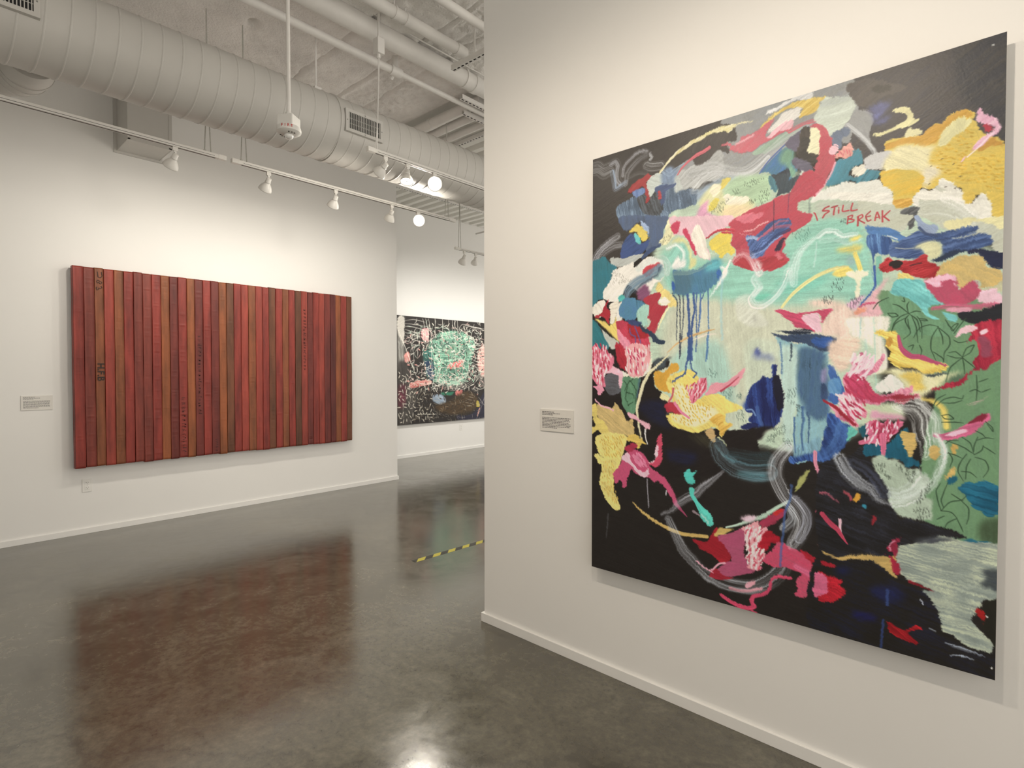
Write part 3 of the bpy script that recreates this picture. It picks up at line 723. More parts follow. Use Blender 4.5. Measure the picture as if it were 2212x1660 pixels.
    def stroke(s, crop, col, pts, w=(10,), b=0., a=1., h=.5, e=.5):
        q, sc = s.mp(pts, crop); q = s.smooth(q, False, 7)
        w = np.interp(np.linspace(0, 1, len(q)), np.linspace(0, 1, len(w)), np.array(w, float)) if len(w) > 1 else np.full(len(q), float(w[0]))
        w = np.maximum(w*sc*.5, .42)
        bx = s.box(q, w.max()+3)
        if not bx: return
        x0, x1, y0, y1 = bx
        X = s.xx[y0:y1, x0:x1]+e*s.wx[y0:y1, x0:x1]; Y = s.yy[y0:y1, x0:x1]+e*s.wy[y0:y1, x0:x1]
        best = np.full(X.shape, 1e9, np.float32); V = np.zeros_like(best); U = np.zeros_like(best); Wd = np.ones_like(best); acc = 0.
        for i in range(len(q)-1):
            d = q[i+1]-q[i]; L = float(np.hypot(*d))
            if L < 1e-6: continue
            px = X-q[i, 0]; py = Y-q[i, 1]
            tt = np.clip((px*d[0]+py*d[1])/L**2, 0, 1)
            dx = px-tt*d[0]; dy = py-tt*d[1]; ww = w[i]+(w[i+1]-w[i])*tt
            dd = np.sqrt(dx*dx+dy*dy)/ww
            n = dd < best
            best[n] = dd[n]; Wd[n] = ww[n]; U[n] = acc+tt[n]*L
            V[n] = (np.sign(d[0]*dy-d[1]*dx)*dd)[n]; acc += L
        m = np.clip((1-best)*Wd*(1. if b <= 0 else .22 if Wd.max() > 6 else .6)+(.5 if b <= 0 else .1), 0, 1)
        sh = s.rng.integers(0, 400)
        nb = s.noise(V*Wd.max(), U, .9, sh, 50)*.55+s.noise(V*Wd.max(), U, 2.6, sh+5, 80)*.45
        if b > 0:
            m = m*np.clip((1-b)+b*np.clip((nb-.26)*2.1, 0, 1.15), 0, 1)
        s.lay(bx, m*a, col, nb, .14, None, h)
    def feather(s, amp):
        """drag the paint a little along two brush directions so edges turn bristly"""
        for t, sh in ((-38, 7), (72, 91)):
            bx = (0, s.W, 0, s.H); st = s.streak(bx, t, sh, 22, 1.25)-.5
            lo = np.clip((s.noise(s.xx, s.yy, 60, sh)-.42)*6, 0, 1)
            d = amp*2.6*st*lo; c_, s_ = math.cos(math.radians(t)), math.sin(math.radians(t))
            X = np.clip(s.xx+d*c_, 0, s.W-1.001); Y = np.clip(s.yy+d*s_, 0, s.H-1.001)
            xi = X.astype(np.int32); yi = Y.astype(np.int32); fx = (X-xi)[..., None]; fy = (Y-yi)[..., None]; r = s.rgb
            s.rgb = (r[yi, xi]*(1-fx)+r[yi, xi+1]*fx)*(1-fy)+(r[yi+1, xi]*(1-fx)+r[yi+1, xi+1]*fx)*fy
            s.rgb *= (1+.10*st*lo)[..., None]; s.hgt += .25*st*lo
    def inside(s, crop, pts, n):
        q, sc = s.mp(pts, crop); bx = s.box(q, 1)
        if not bx: return [], sc
        m = s.mask(q, bx, 0) > .5; ys, xs = np.nonzero(m)
        if len(xs) == 0: return [], sc
        i = s.rng.permutation(len(xs)); out = []; dmin = .6*math.sqrt(len(xs)/max(n, 1))
        for j in i:
            p = (xs[j]+bx[0], ys[j]+bx[2])
            if all((p[0]-o[0])**2+(p[1]-o[1])**2 > dmin**2 for o in out):
                out.append(p)
                if len(out) >= n: break
        return out, sc
    def dabs(s, crop, col, pts, n=20, l=40, w=14, t=75, j=18, a=1, h=.8):
        P, sc = s.inside(crop, pts, n); Hm, s.Hm = s.Hm, None
        for x, y in P:
            th = math.radians(t+s.rng.uniform(-j, j)); L = l*sc*s.rng.uniform(.6, 1.1)/2
            dx, dy = math.cos(th)*L, math.sin(th)*L
            cc = np.array(col)*s.rng.uniform(.93, 1.07)
            s.stroke((0, 0, 1), cc, [(x-dx, y-dy), (x, y), (x+dx, y+dy)], (w*sc*.5, w*sc, w*sc*.4), 0, a, h)
        s.Hm = Hm
    def run(s, text, crops):
        for ln in text.strip().splitlines():
            ln = ln.split('#')[0].strip()
            if not ln: continue
            hd, pt = ln.split('|'); hd = hd.split(); v = [float(x) for x in pt.replace(',', ' ').split()]
            pts = list(zip(v[::2], v[1::2])); crop = crops[hd[1]]; col = [float(x) for x in hd[2].split(',')]
            o = {}
            for tok in hd[3:]:
                k_, vv = tok.split('='); vv = [float(x) for x in vv.split(':')] if k_ != 'c' else [float(x) for x in vv.split(',')]
                o[k_] = vv if k_ in 'wc' else vv[0]
            if hd[0] == 'F': s.feather(col[0])
            elif hd[0] == 'P': s.poly(crop, col, pts, **o)
            elif hd[0] == 'S': s.stroke(crop, col, pts, **o)
            elif hd[0] == 'D':
                o['n'] = int(o.get('n', 20)); o['w'] = o['w'][0] if 'w' in o else 14
                s.dabs(crop, col, pts, **o)
PAINT = """
P . 36,31,28 K=1 e=0 t=10 k=.1 | 1270,330 2190,50 2170,1490 1270,1240
P . 66,60,54 t=-20 c=56,50,47 | 1275,340 1560,255 1570,330 1490,400 1430,500 1350,580 1270,580
P . 84,78,74 t=-35 k=.2 c=66,63,66 | 1750,190 2185,60 2180,340 2100,340 1900,340 1880,360 1810,340 1790,310 1835,270 1845,220
P . 62,62,66 t=-30 k=.1 c=70,66,62 f=4 | 2060,95 2185,55 2185,340 2140,340 2120,250 2060,200
P . 158,158,152 t=-22 k=.2 c=138,140,140 | 1553,262 1700,212 1830,172 1860,200 1840,260 1830,310 1760,300 1700,340 1640,390 1560,390 1500,400 1450,430 1440,390 1480,350 1520,330 1560,300
P . 190,208,180 f=6 t=0 | 1410,470 1560,390 1700,370 1830,410 1960,420 2040,470 2100,520 2170,560 2170,720 1960,690 1900,780 1900,900 1760,970 1560,950 1480,880 1400,890 1390,700 1410,560
P . 150,206,182 t=2 k=.12 f=6 | 1500,560 1640,560 1760,470 1860,485 1890,600 1880,680 1760,665 1680,668 1520,655 1440,620 1430,540
P . 205,206,178 t=85 k=.08 f=8 | 1460,650 1700,662 1830,650 1830,760 1700,760 1700,900 1640,950 1580,910 1500,890 1430,800
P . 170,203,185 f=8 t=85 | 1450,775 1550,735 1590,850 1570,910 1480,860
P . 112,150,108 t=88 k=.14 c=104,140,98 | 1890,630 1970,640 2175,690 2172,1190 2100,1190 2050,1160 1995,1120 1990,1000 2010,900 2020,820 1950,760 1910,700
# ---- A
S A 170,170,168 b=.9 w=120 a=.6 | 100,440 180,430 260,490 340,460
S A 172,172,170 b=.9 w=200 a=.55 | 90,560 180,550 270,610 380,560
S A 175,176,180 b=.9 w=130 a=.75 | 400,430 470,390 520,470 500,600 510,720 550,770
S A 160,178,200 b=.8 w=120 a=.8 | 420,580 450,760 470,870 560,820 640,770
S A 188,188,192 b=.8 w=95 a=.8 | 590,640 620,480 760,320 900,220 1010,220
S A 160,160,162 b=.9 w=120 a=.6 | 640,790 670,610 790,440 900,340 1000,290
S A 180,180,180 b=.7 w=60 | 1070,250 1090,330 1060,370
S A 180,180,178 b=.9 w=180 a=.7 | 1000,470 1100,490 1240,470
S A 120,118,115 b=.6 w=80 a=.4 | 1000,590 850,600 700,680
P A 88,108,130 t=80 k=.35 c=118,138,158 | 500,1180 640,1080 800,1000 1100,900 1180,790 1300,800 1500,780 1500,930 1640,870 1880,880 1870,1120 1700,1190 1400,1290 1380,1420 1300,1600 1260,1680 1040,1680 1000,1560 870,1440 760,1500 660,1580 560,1440 490,1300
P A 62,64,66 t=70 k=.3 c=84,90,96 | 880,960 1100,900 1280,1000 1290,1250 1150,1330 960,1280 850,1100
P A 205,212,200 | 1010,760 1080,650 1230,590 1300,640 1280,780 1200,820 1090,990 1040,980 1000,850
P A 130,150,175 f=3 t=80 | 1260,600 1400,480 1560,560 1540,640 1500,780 1280,800
P A 200,205,195 t=80 f=2 | 1500,640 1600,560 1800,600 1850,800 1640,870 1500,940 1480,780
P A 75,92,130 t=-20 | 1130,880 1280,800 1500,770 1470,850 1340,900 1320,1100 1250,1160 1230,1000
P A 178,178,172 t=-30 k=.25 | 1560,620 1900,430 2300,200 2300,680 2000,760 1880,860 1700,830 1640,860
S A 222,222,216 b=.9 w=220 a=.7 | 1830,860 1950,720 2100,620 2260,540
S A 150,170,190 b=.8 w=80 a=.8 | 1290,560 1400,620 1500,540 1640,460
P A 186,62,62 c=150,45,48 t=-40 h=.9 | 690,940 760,810 900,690 1010,620 1050,580 1070,630 1160,620 1060,690 1000,770 1020,860 1050,950 1040,1020 1080,1010 1040,1070 1020,1110 990,1110 1000,1000 970,900 940,830 880,860 800,910
P A 185,60,62 h=.8 | 1215,900 1250,910 1265,1010 1240,1040 1215,1000
P A 125,152,200 t=80 c=90,115,165 | 780,910 880,870 960,850 975,950 860,1010 790,1000
# ---- B
P B 60,54,50 t=-60 k=.3 | -40,600 450,470 430,560 620,560 700,650 720,850 560,880 600,1060 400,1000 320,1090 200,1200 0,1240
P B 155,180,155 t=-35 | 1000,1050 1300,840 1500,720 1700,640 1940,600 1700,760 1400,960 1100,1080
S B 192,192,188 b=.7 w=230 a=.85 | -60,1380 300,1290 600,1380 850,1380 1050,1260 1300,1040 1600,800 1900,640
S B 215,215,212 b=.9 w=90 a=.8 | 0,1480 300,1400 600,1420 850,1430 1060,1330 1250,1130
P B 75,130,160 t=-50 k=.3 c=60,105,150 | 1110,1420 1180,1300 1400,1100 1560,960 1680,970 1700,1100 1660,1240 1760,1330 1650,1480 1700,1500 1400,1680 1300,1680 1320,1450 1220,1380
P B 120,165,135 f=3 t=-60 | 1560,960 1700,980 1720,1150 1650,1250 1740,1370 1660,1500 1580,1300 1440,1180
P B 50,60,72 t=80 k=.4 | 1370,1450 1500,1350 1600,1310 1650,1400 1560,1560 1440,1680 1380,1600
S B 80,105,165 w=26 | 1110,1400 1250,1200 1500,950 1850,640 1940,610
P B 105,98,115 | 1540,920 1650,770 1820,660 1800,900 1750,1060 1680,1000
P B 70,62,55 k=.3 t=80 | 1830,640 1960,600 1990,750 1940,950 2000,1040 2140,1080 2120,1180 2000,1260 1840,1160 1760,1060 1800,900
P B 105,98,115 | 1660,1240 1760,1130 1900,1260 2050,1350 1960,1390 1850,1370
P B 205,212,195 | 1740,1560 1830,1380 1960,1390 2000,1440 1900,1560 1840,1640
P B 228,190,85 t=-30 c=232,205,110 | 1080,640 1250,470 1400,350 1560,260 1750,160 2000,110 2250,100 2250,150 2100,180 2180,230 2100,330 1960,400 1820,450 1740,450 1790,400 1850,260 1700,270 1500,350 1340,450 1200,580
P B 235,228,215 t=-30 | 1250,680 1400,500 1500,380 1700,290 1840,260 1800,340 1790,420 1720,460 1600,560 1400,640 1250,720
P B 225,222,215 e=4 t=-20 k=.2 | 1230,330 1500,200 1700,100 2010,0 2030,80 1900,130 1700,160 1500,260 1240,370
P B 215,110,120 t=-40 k=.2 c=200,85,98 h=.8 | 440,900 600,890 680,940 760,870 820,780 1000,700 1100,640 1250,520 1400,440 1290,590 1220,700 1210,790 1350,720 1500,620 1640,490 1700,500 1650,650 1480,700 1350,790 1100,930 980,1030 740,1040 600,1000 620,940 450,920
P B 240,185,190 t=-40 h=.9 | 1210,790 1300,730 1400,630 1640,480 1700,510 1640,640 1450,690 1290,800
S B 232,165,170 w=50 b=.4 h=.9 | 700,900 820,850 900,800 1000,740
S B 205,95,105 w=80 b=.7 | 1620,680 1850,550 2060,490
P B 245,238,200 h=.9 | 1980,620 2130,650 2150,800 2130,900 2170,1010 2160,1080 2040,1060 1930,1040 1960,920 1990,780
P B 208,92,102 t=70 | 2060,600 2150,570 2260,640 2260,1330 2100,1360 2040,1290 2160,1100 2180,1000 2140,900 2150,760
P B 240,225,150 h=.9 c=236,228,190 t=-20 | -30,830 160,720 400,620 600,560 800,520 960,485 1100,485 900,520 720,570 640,620 560,700 480,690 300,720 120,810 -30,890
P A 238,220,150 h=.9 c=236,228,195 t=-40 | 1215,600 1280,500 1420,330 1600,170 1850,0 2020,-20 1760,130 1500,320 1330,480 1250,600
S A 216,98,108 w=20:40:70:60 h=.9 | 1530,630 1620,500 1740,380 1860,290 1960,240 2080,160
# ---- C
P C 205,212,192 t=-12 | 300,980 480,680 900,640 1000,760 960,920 840,1100 700,1260 600,1400 440,1220 330,1070
S C 175,180,175 b=.8 w=160 a=.7 | 440,760 700,720 900,640
S C 215,222,205 b=.6 w=300 a=.6 | 420,950 650,900 880,820
P C 100,92,84 t=-30 k=.2 c=82,76,72 | 860,420 1010,380 1200,330 1600,400 1900,500 1400,700 1330,780 1180,820 1050,790 950,690 880,560
P C 70,66,58 | 1240,540 1360,460 1540,450 1620,510 1400,570
P C 165,165,160 t=35 k=.25 c=140,140,138 | 1000,860 1200,880 1300,960 1290,1160 1220,1300 1330,1560 1320,1600 1200,1470 1000,1300 850,1150 920,1040
S C 205,205,202 b=.7 w=90 a=.8 | 850,1130 1000,1250 1200,1440 1310,1570 1320,1630
P C 95,100,150 a=.8 f=3 t=-20 k=.25 | 1190,830 1380,760 1500,740 1600,760 1500,900 1400,1000 1600,940 1500,1100 1320,1110 1300,950
P C 105,118,138 t=60 | 580,1320 700,1220 760,1210 830,1160 920,1240 860,1320 760,1370 780,1480 700,1540 620,1480
P C 200,85,95 t=70 h=.8 | 200,1150 350,1110 430,1160 500,1220 550,1300 590,1480 560,1640 420,1640 410,1440 390,1300 330,1210
P C 243,236,190 h=.9 | 210,1180 330,1200 400,1280 400,1440 420,1600 330,1640 170,1590 200,1460 240,1300
# ---- E yellow mass
P E 232,200,90 t=15 k=.12 c=226,190,78 | 0,500 300,390 640,350 850,150 950,160 1060,40 1280,-70 1460,-60 1540,0 1450,120 1560,100 1600,250 1700,300 1860,380 1960,400 2050,540 2100,1000 2100,1680 1860,1680 1840,1540 1700,1400 1560,1380 1460,1560 1380,1600 1330,1480 1300,1300 1100,1200 900,1220 760,1300 640,1260 500,1400 510,1510 400,1590 180,1610 80,1500 130,1340 0,1230
P E 220,165,55 t=-25 c=214,160,60 | 0,500 200,430 400,390 640,350 700,240 850,160 950,160 1060,40 1280,-70 1460,-60 1500,40 1360,50 1250,40 1060,230 980,280 900,420 880,490 640,550 440,480 200,540 0,590
P E 232,222,160 t=-50 | 910,440 1000,260 1150,120 1250,40 1290,70 1360,0 1380,100 1450,60 1440,180 1300,290 1180,360 1060,500 900,560
P E 238,228,180 f=3 t=-10 | 30,740 200,560 440,520 640,580 900,520 760,660 700,830 560,900 200,950 0,970
P E 238,225,190 f=3 t=40 | 560,900 700,850 900,900 940,1050 780,1120 740,1240 640,1200 620,1000
D E 222,178,62 n=95 l=60 w=30 t=25 | 1000,560 1200,420 1450,200 1500,350 1320,850 1900,650 2040,800 2050,1350 1800,1250 1500,1150 1300,1150 950,950 760,800
P E 222,165,60 t=-5 c=230,180,80 | 100,1480 200,1440 420,1430 510,1500 400,1590 200,1610
P E 236,230,212 t=25 | 500,1400 640,1250 760,1300 880,1240 960,1100 1090,1150 1270,1260 1330,1430 1400,1600 1380,1680 600,1680 580,1560 480,1560
S E 188,190,165 w=70 b=.6 | 880,1240 1100,1370 1300,1510 1400,1620
P E 232,226,210 t=70 | 1500,1560 1560,1400 1700,1370 1830,1500 1850,1680 1500,1680
P E 236,226,165 t=-30 | 0,270 150,180 330,110 360,40 300,-20 100,-60 200,-120 340,-140 450,-80 490,20 470,90 590,60 520,150 360,210 220,230 0,340 -200,370 -180,330
P E 236,226,170 e=3 | 340,380 390,260 450,200 480,250 560,230 650,270 620,340 520,370
P E 205,150,60 t=-35 | 1560,590 1740,460 1850,390 2000,480 2040,560 1840,530 1700,610 1600,630
P E 235,165,190 t=-40 h=.9 c=240,195,205 | 1560,-10 1580,-110 1640,-110 1670,0 1700,-20 1900,60 1960,220 1950,290 1840,370 1640,540 1440,650 1360,760 1310,880 1280,880 1360,700 1480,570 1620,420 1850,270 1840,190 1700,170 1560,110
P E 195,50,70 | 1530,130 1640,160 1760,170 1840,210 1830,280 1700,310 1680,230 1560,160
S E 243,220,222 w=34 b=.4 h=1 | 1400,720 1560,580 1700,440 1850,300
D E 70,60,45 n=10 l=30 w=14 t=-20 | 200,700 1400,650 1500,1300 700,1200 300,1000
# ---- F
P F 185,190,170 f=4 t=-10 | 300,1120 560,1080 1000,1090 1400,1110 1600,1180 1700,1220 1860,1240 1700,1360 1560,1440 1400,1500 1100,1420 700,1340 400,1380
P F 75,145,160 k=.3 t=-60 c=62,128,145 h=.8 | 960,190 1080,210 1110,300 1140,440 1000,480 940,560 900,640 1080,640 1180,610 1190,530 1420,550 1410,680 1280,730 1130,780 900,750 700,800 540,830 470,820 520,720 620,520 680,400 780,370 900,330
P F 236,228,205 h=.7 | 930,630 960,510 1060,470 1180,440 1180,600 1080,640 870,650
P F 215,212,205 t=-15 c=195,192,188 | 1150,330 1280,280 1480,220 1630,210 1560,350 1480,460 1470,550 1190,520 1160,440
P F 240,228,175 f=3 | 1480,440 1580,260 1800,150 2000,140 2250,170 2250,520 2000,560 1700,560 1480,560
P F 228,196,80 t=-5 k=.15 c=224,180,62 | 1420,580 1600,560 1800,530 2050,560 2180,700 2120,820 2080,960 2000,1010 1880,980 1700,1010 1640,940 1680,870 1520,820 1440,680
P F 236,232,215 t=-8 k=.12 c=222,220,205 | 330,950 560,860 800,770 1100,760 1400,700 1520,820 1640,880 1640,1000 1600,1170 1300,1060 1000,1090 800,1060 400,1060 250,1110
P F 62,58,52 k=.3 | 0,300 60,200 60,0 230,0 210,120 180,250 300,300 390,280 340,380 260,440 100,360
P F 105,100,115 | 0,370 120,360 250,440 300,540 150,590 30,500
P F 206,86,97 t=-50 k=.15 c=192,68,82 h=.6 | 390,-20 590,-20 600,150 660,380 640,470 500,720 350,950 150,1050 -30,1100 -30,760 60,640 100,650 130,760 180,680 260,640 300,560 380,420 330,380 400,200
S F 238,170,180 w=46 b=.3 h=.8 | 650,420 580,600 430,840 330,960
P F 240,165,150 e=3 h=1 | 620,350 700,240 800,170 860,140 890,70 920,110 960,220 950,310 860,340 800,380 760,340
P F 240,190,195 h=1 | 570,160 640,110 710,160 690,220 620,290 540,240
D F 225,110,118 n=10 l=60 w=20 | 600,300 700,250 900,120 950,300 800,340
# ---- G
P G 225,220,165 f=3 t=-50 | 60,480 200,250 330,150 480,130 480,260 600,330 900,350 1100,330 1000,560 600,760 400,700 300,640 200,640
P G 180,208,165 f=3 t=-10 | 500,280 640,60 1000,0 1300,0 1290,250 1290,400 1100,520 900,400 520,350
P G 150,165,180 f=3 t=-30 | 30,300 150,180 450,60 700,30 600,80 300,160 160,300 60,450
P G 228,205,90 | 430,210 480,60 620,50 540,170 480,250
P G 228,208,90 | 220,620 300,430 420,390 400,520 300,620
P G 243,234,205 | 500,350 560,320 700,370 900,360 920,450 760,520 560,520
P G 243,232,195 | 260,260 340,140 440,170 420,280 320,370
P G 232,165,190 f=2 | 20,690 100,540 230,420 210,600 300,680 440,720 300,760 100,770
P G 240,215,165 f=4 | 500,560 800,500 1000,560 900,640 700,720 500,760
P G 70,120,130 t=80 k=.3 | 1270,0 1400,60 1420,180 1380,300 1320,230 1280,120
P G 58,72,80 t=100 k=.3 | 1330,430 1420,300 1380,100 1300,-20 1640,-20 1560,130 1810,-20 1780,110 1640,270 1480,340 1360,430
D G 60,75,60 n=21 l=34 w=6 t=70 j=9 a=.8 h=.3 | 830,100 1250,20 1150,100 960,200 830,200
D G 60,75,60 n=24 l=34 w=6 t=75 j=9 a=.8 h=.3 | 1100,280 1280,230 1290,400 1140,540 1100,480
D G 60,75,60 n=27 l=34 w=6 t=75 j=9 a=.8 h=.3 | 270,640 480,430 600,400 480,620 330,700
D G 60,75,60 n=10 l=34 w=6 t=75 j=9 a=.8 h=.3 | 930,420 1050,400 1040,470 950,510
D G 70,85,65 n=11 l=34 w=6 t=75 j=9 a=.8 h=.3 | 640,260 760,200 780,300 700,330
# ---- H
P H 92,108,135 t=85 k=.35 c=74,90,118 | 380,-10 960,-10 960,60 890,150 900,220 860,300 870,340 720,400 690,400 740,250 720,180 640,60 560,90 480,160 420,130
S H 200,200,205 b=.9 w=100 a=.65 | 55,540 130,410 240,300 350,230
S H 190,190,195 b=.9 w=110 a=.55 | 100,540 200,420 300,350 390,330
P H 60,128,138 t=85 k=.25 c=48,112,125 | 40,560 120,500 200,470 260,540 350,600 290,660 280,760 190,880 200,960 120,1000 60,1080 40,1000
P H 68,92,145 k=.3 t=-30 c=58,74,120 | 390,430 420,300 520,190 570,240 600,320 680,300 740,260 700,380 640,440 480,480 400,490
P H 190,192,182 | 260,510 330,480 420,490 560,450 680,430 640,480 560,540 480,580 360,600 300,570
P H 62,80,115 t=-40 | 660,440 760,360 880,330 780,400 690,470 630,520
P H 165,185,215 t=40 | 610,50 680,80 740,160 720,200 660,130
P H 235,208,100 c=228,200,85 t=20 h=.8 | 500,170 590,80 650,130 720,200 710,250 670,290 620,240 570,180
P H 110,200,195 | 550,190 600,230 640,290 610,330 570,280
P H 238,230,180 | 850,310 900,200 950,60 960,-10 1060,-10 1120,100 1030,210 930,320
P H 236,190,196 t=60 k=.06 | 960,40 1000,-10 1720,-10 1680,100 1560,170 1440,210 1400,280 1440,420 1470,520 1340,480 1290,400 1200,300 1120,200 1030,200 990,120
P H 243,232,212 t=70 h=.7 | 1240,190 1320,80 1400,250 1430,400 1470,490 1380,500 1300,430 1240,320
P H 205,60,90 e=3 h=.9 | 980,110 1040,60 1090,50 1060,170 1010,170
P H 205,60,90 e=3 h=.9 | 1130,140 1170,120 1200,200 1240,290 1290,400 1290,480 1270,440 1220,330 1180,240 1150,220
P H 222,218,150 f=2 | 1000,300 1080,230 1180,290 1230,400 1240,480 1290,490 1290,560 1230,620 1200,600 1210,450 1150,310 1060,290
P H 148,208,186 f=2 | 970,420 1050,320 1160,330 1210,450 1200,590 1130,620 1000,640 960,560
D H 95,95,70 n=19 l=22 w=4 t=75 j=9 a=.8 h=.3 | 860,300 920,210 1010,190 960,300 900,330
S H 228,232,222 b=.6 w=50 a=.8 | 940,370 1050,330 1140,420 1130,520
P H 235,233,222 f=2 | 1000,600 1040,500 1080,460 1120,520 1170,500 1160,590 1060,620
P H 240,232,216 k=.05 t=-45 | 290,640 380,600 480,570 550,510 560,600 700,480 780,470 880,520 920,600 920,700 860,760 800,790 740,890 600,900 480,800 430,900 380,960 370,1010 200,990 180,900 280,740
S H 205,215,205 b=.7 w=100 a=.8 | 600,610 740,520 880,490 950,560 940,660
D H 95,90,78 n=32 l=22 w=4 t=78 j=9 a=.8 h=.3 | 290,650 420,680 530,760 370,800 280,790
P H 200,68,75 t=-40 k=.2 h=.7 | 660,620 730,580 840,550 870,580 800,600 760,680 680,710
P H 160,190,180 | 780,720 860,580 920,650 870,740
S H 108,132,148 b=.45 w=90:150:150:110 | 440,1020 480,880 580,780 720,700 850,600
S H 60,75,92 b=.7 w=40 a=.85 | 560,900 640,800 740,740 830,690 860,600
P H 135,80,110 f=2 t=-30 | 580,900 680,800 740,880 720,980 620,990
P H 240,215,130 | 800,860 850,760 900,850 960,880 1080,1050 980,1080 900,1160 960,1060 850,1020 890,960
P H 190,60,72 c=170,45,58 t=-60 | 650,980 740,920 860,900 870,960 840,1010 880,1060 960,1050 900,1150 850,1260 800,1380 720,1440 700,1330 760,1250 700,1180 720,1060
P H 243,236,212 | 850,990 920,950 980,990 960,1040 880,1040
S H 240,228,170 w=14:30:10 | 970,1070 900,1170 840,1330
P H 85,185,175 | 360,950 410,910 440,960 430,1010 370,1000
P H 238,230,212 f=1 | 340,1060 400,1010 440,1060 400,1240 340,1250
P H 90,145,175 k=.35 t=80 c=70,110,145 | 420,990 500,960 640,990 680,1060 620,1120 560,1230 480,1240 400,1200 370,1100
P H 165,205,185 t=80 | 580,1150 660,1040 730,1050 730,1160 700,1200 720,1280 660,1300 600,1250
P H 50,118,125 t=60 | 40,1220 120,1270 180,1390 260,1490 250,1560 180,1600 40,1600
P H 195,195,180 t=50 | 130,1280 220,1390 380,1480 330,1560 270,1550 180,1390
P H 238,208,110 f=1 t=50 | 90,1210 200,1240 260,1290 320,1250 340,1180 350,1300 400,1400 380,1480 260,1380 160,1280
P H 240,228,205 | 260,1050 370,1010 340,1130 320,1250 270,1290 275,1150
P H 235,225,205 e=3 | 50,1100 110,1020 200,1000 240,1100 180,1180 90,1190
P H 178,45,55 e=3 | 80,1190 160,1140 190,1080 240,980 260,980 235,1060 275,1130 260,1280 220,1220 170,1170 130,1200
P H 202,62,82 k=.2 t=60 | 330,1250 440,1240 560,1280 640,1330 720,1400 740,1560 720,1680 400,1680 340,1580 320,1520 390,1480
P H 232,140,158 t=55 h=.8 | 350,1330 420,1400 500,1480 540,1560 480,1600 400,1500 360,1420
P H 175,40,48 t=50 | 480,1270 620,1270 700,1380 720,1440 640,1450 540,1450 480,1360
P H 60,70,110 | 440,1240 560,1220 640,1260 620,1300 520,1280
S H 48,62,82 w=26:50:60:46 h=.9 | 620,1280 660,1340 740,1380 800,1440 840,1480 900,1490
S H 48,62,82 w=40 h=.9 | 790,1420 790,1470
S H 95,85,140 w=14 | 500,1330 510,1390 560,1420 570,1500
S H 95,85,140 w=14 | 560,1300 600,1400 630,1500
P H 85,138,165 k=.3 t=80 c=70,112,145 | 1020,630 1150,640 1300,620 1420,540 1540,500 1560,600 1600,680 1560,760 1450,850 1400,890 1300,920 1100,920 1010,900 1000,840 1040,780
P H 80,108,120 a=.6 f=5 t=80 | 1020,640 1200,640 1250,700 1200,900 1030,900
P H 98,178,186 f=4 t=-20 | 1430,540 1560,470 1600,560 1560,620 1400,650
S H 130,160,150 b=.7 w=60 a=.6 | 1040,660 1200,660 1330,610 1450,540
P H 55,95,165 | 1010,750 1040,790 1035,880 1000,850
P H 60,105,170 | 1550,620 1590,650 1560,740 1540,700
S H 60,70,85 w=14:9 | 1005,900 1060,1000 1060,1200 1060,1460
S H 55,62,78 w=14:9 | 1080,920 1095,1000 1100,1300 1115,1480 1100,1680
S H 60,70,90 w=14:9 | 1135,920 1140,1080 1130,1300 1120,1480
S H 62,88,140 w=30:30:40 | 1190,920 1205,1200 1210,1500 1200,1690
S H 62,88,140 w=26:24:34 | 1260,910 1270,1100 1240,1300 1235,1690
S H 72,100,150 w=14 | 1300,900 1290,1100 1300,1300 1290,1600
S H 90,125,175 w=16 | 1340,900 1345,1150 1320,1350
S H 72,100,150 w=14:10 | 1390,880 1340,1030 1330,1250 1310,1400
S H 80,120,165 w=16:12 | 1430,860 1435,1100 1440,1400 1420,1690
S H 240,240,234 w=40:80:60:20 b=.4 | 1580,590 1650,640 1600,730 1540,820 1450,950
S H 240,240,234 w=16:40 | 1700,510 1660,600 1620,660
S H 150,195,200 w=34 a=.55 b=.4 | 1600,740 1590,1000 1600,1450
S H 215,170,110 w=8:24:30:14 a=.9 | 950,1610 1060,1510 1180,1440 1330,1380 1510,1330
S H 240,226,206 w=14:36:14 b=.3 | 1250,1460 1400,1400 1530,1390
# ---- G red body
P G 203,78,92 k=.15 t=-35 c=188,64,78 h=.6 | 700,740 1000,580 1340,430 1640,270 1820,0 2000,-80 2211,60 2211,160 2100,300 1900,420 1780,440 1760,600 1900,640 2020,660 1960,800 1840,890 1700,960 1600,1000 1640,1010 1540,1110 1560,1200 1500,1290 1600,1400 1620,1470 1500,1590 1300,1640 1100,1640 840,1600 700,1530 640,1470 700,1390 700,1280 640,1220 620,1160 660,1060 640,980 640,920 600,880 580,850 680,760
P G 222,112,126 t=-30 h=.8 | 700,740 850,690 1200,640 1050,780 860,830 760,780
P G 238,214,95 c=232,205,80 t=-20 | 270,1100 480,970 640,1000 620,1180 700,1270 660,1380 560,1330 520,1390 440,1420 400,1340 330,1300 260,1200
S G 200,60,75 w=26:45:50 h=.9 | 200,1075 340,970 480,930 660,940
S G 195,62,74 w=34 h=.9 | 470,975 560,985 660,985
S G 240,180,178 w=34 b=.6 h=.8 | 850,960 1000,940 1100,860 1260,790
S G 240,180,178 w=22 b=.5 h=.8 | 780,1000 880,1020 980,990
P G 72,97,150 k=.35 t=-40 c=92,116,168 | 890,1050 1050,1040 1150,960 1300,800 1560,720 1670,780 1640,880 1500,1000 1360,1150 1250,1260 1180,1380 1050,1420 960,1390 940,1250
S G 168,190,218 w=60 b=.3 | 900,1080 1000,1060 1080,1090
S G 200,88,105 w=70 b=.75 | 1200,1010 1400,890 1620,860
S G 205,95,110 w=40 b=.75 | 1080,1110 1250,960 1450,790 1600,780
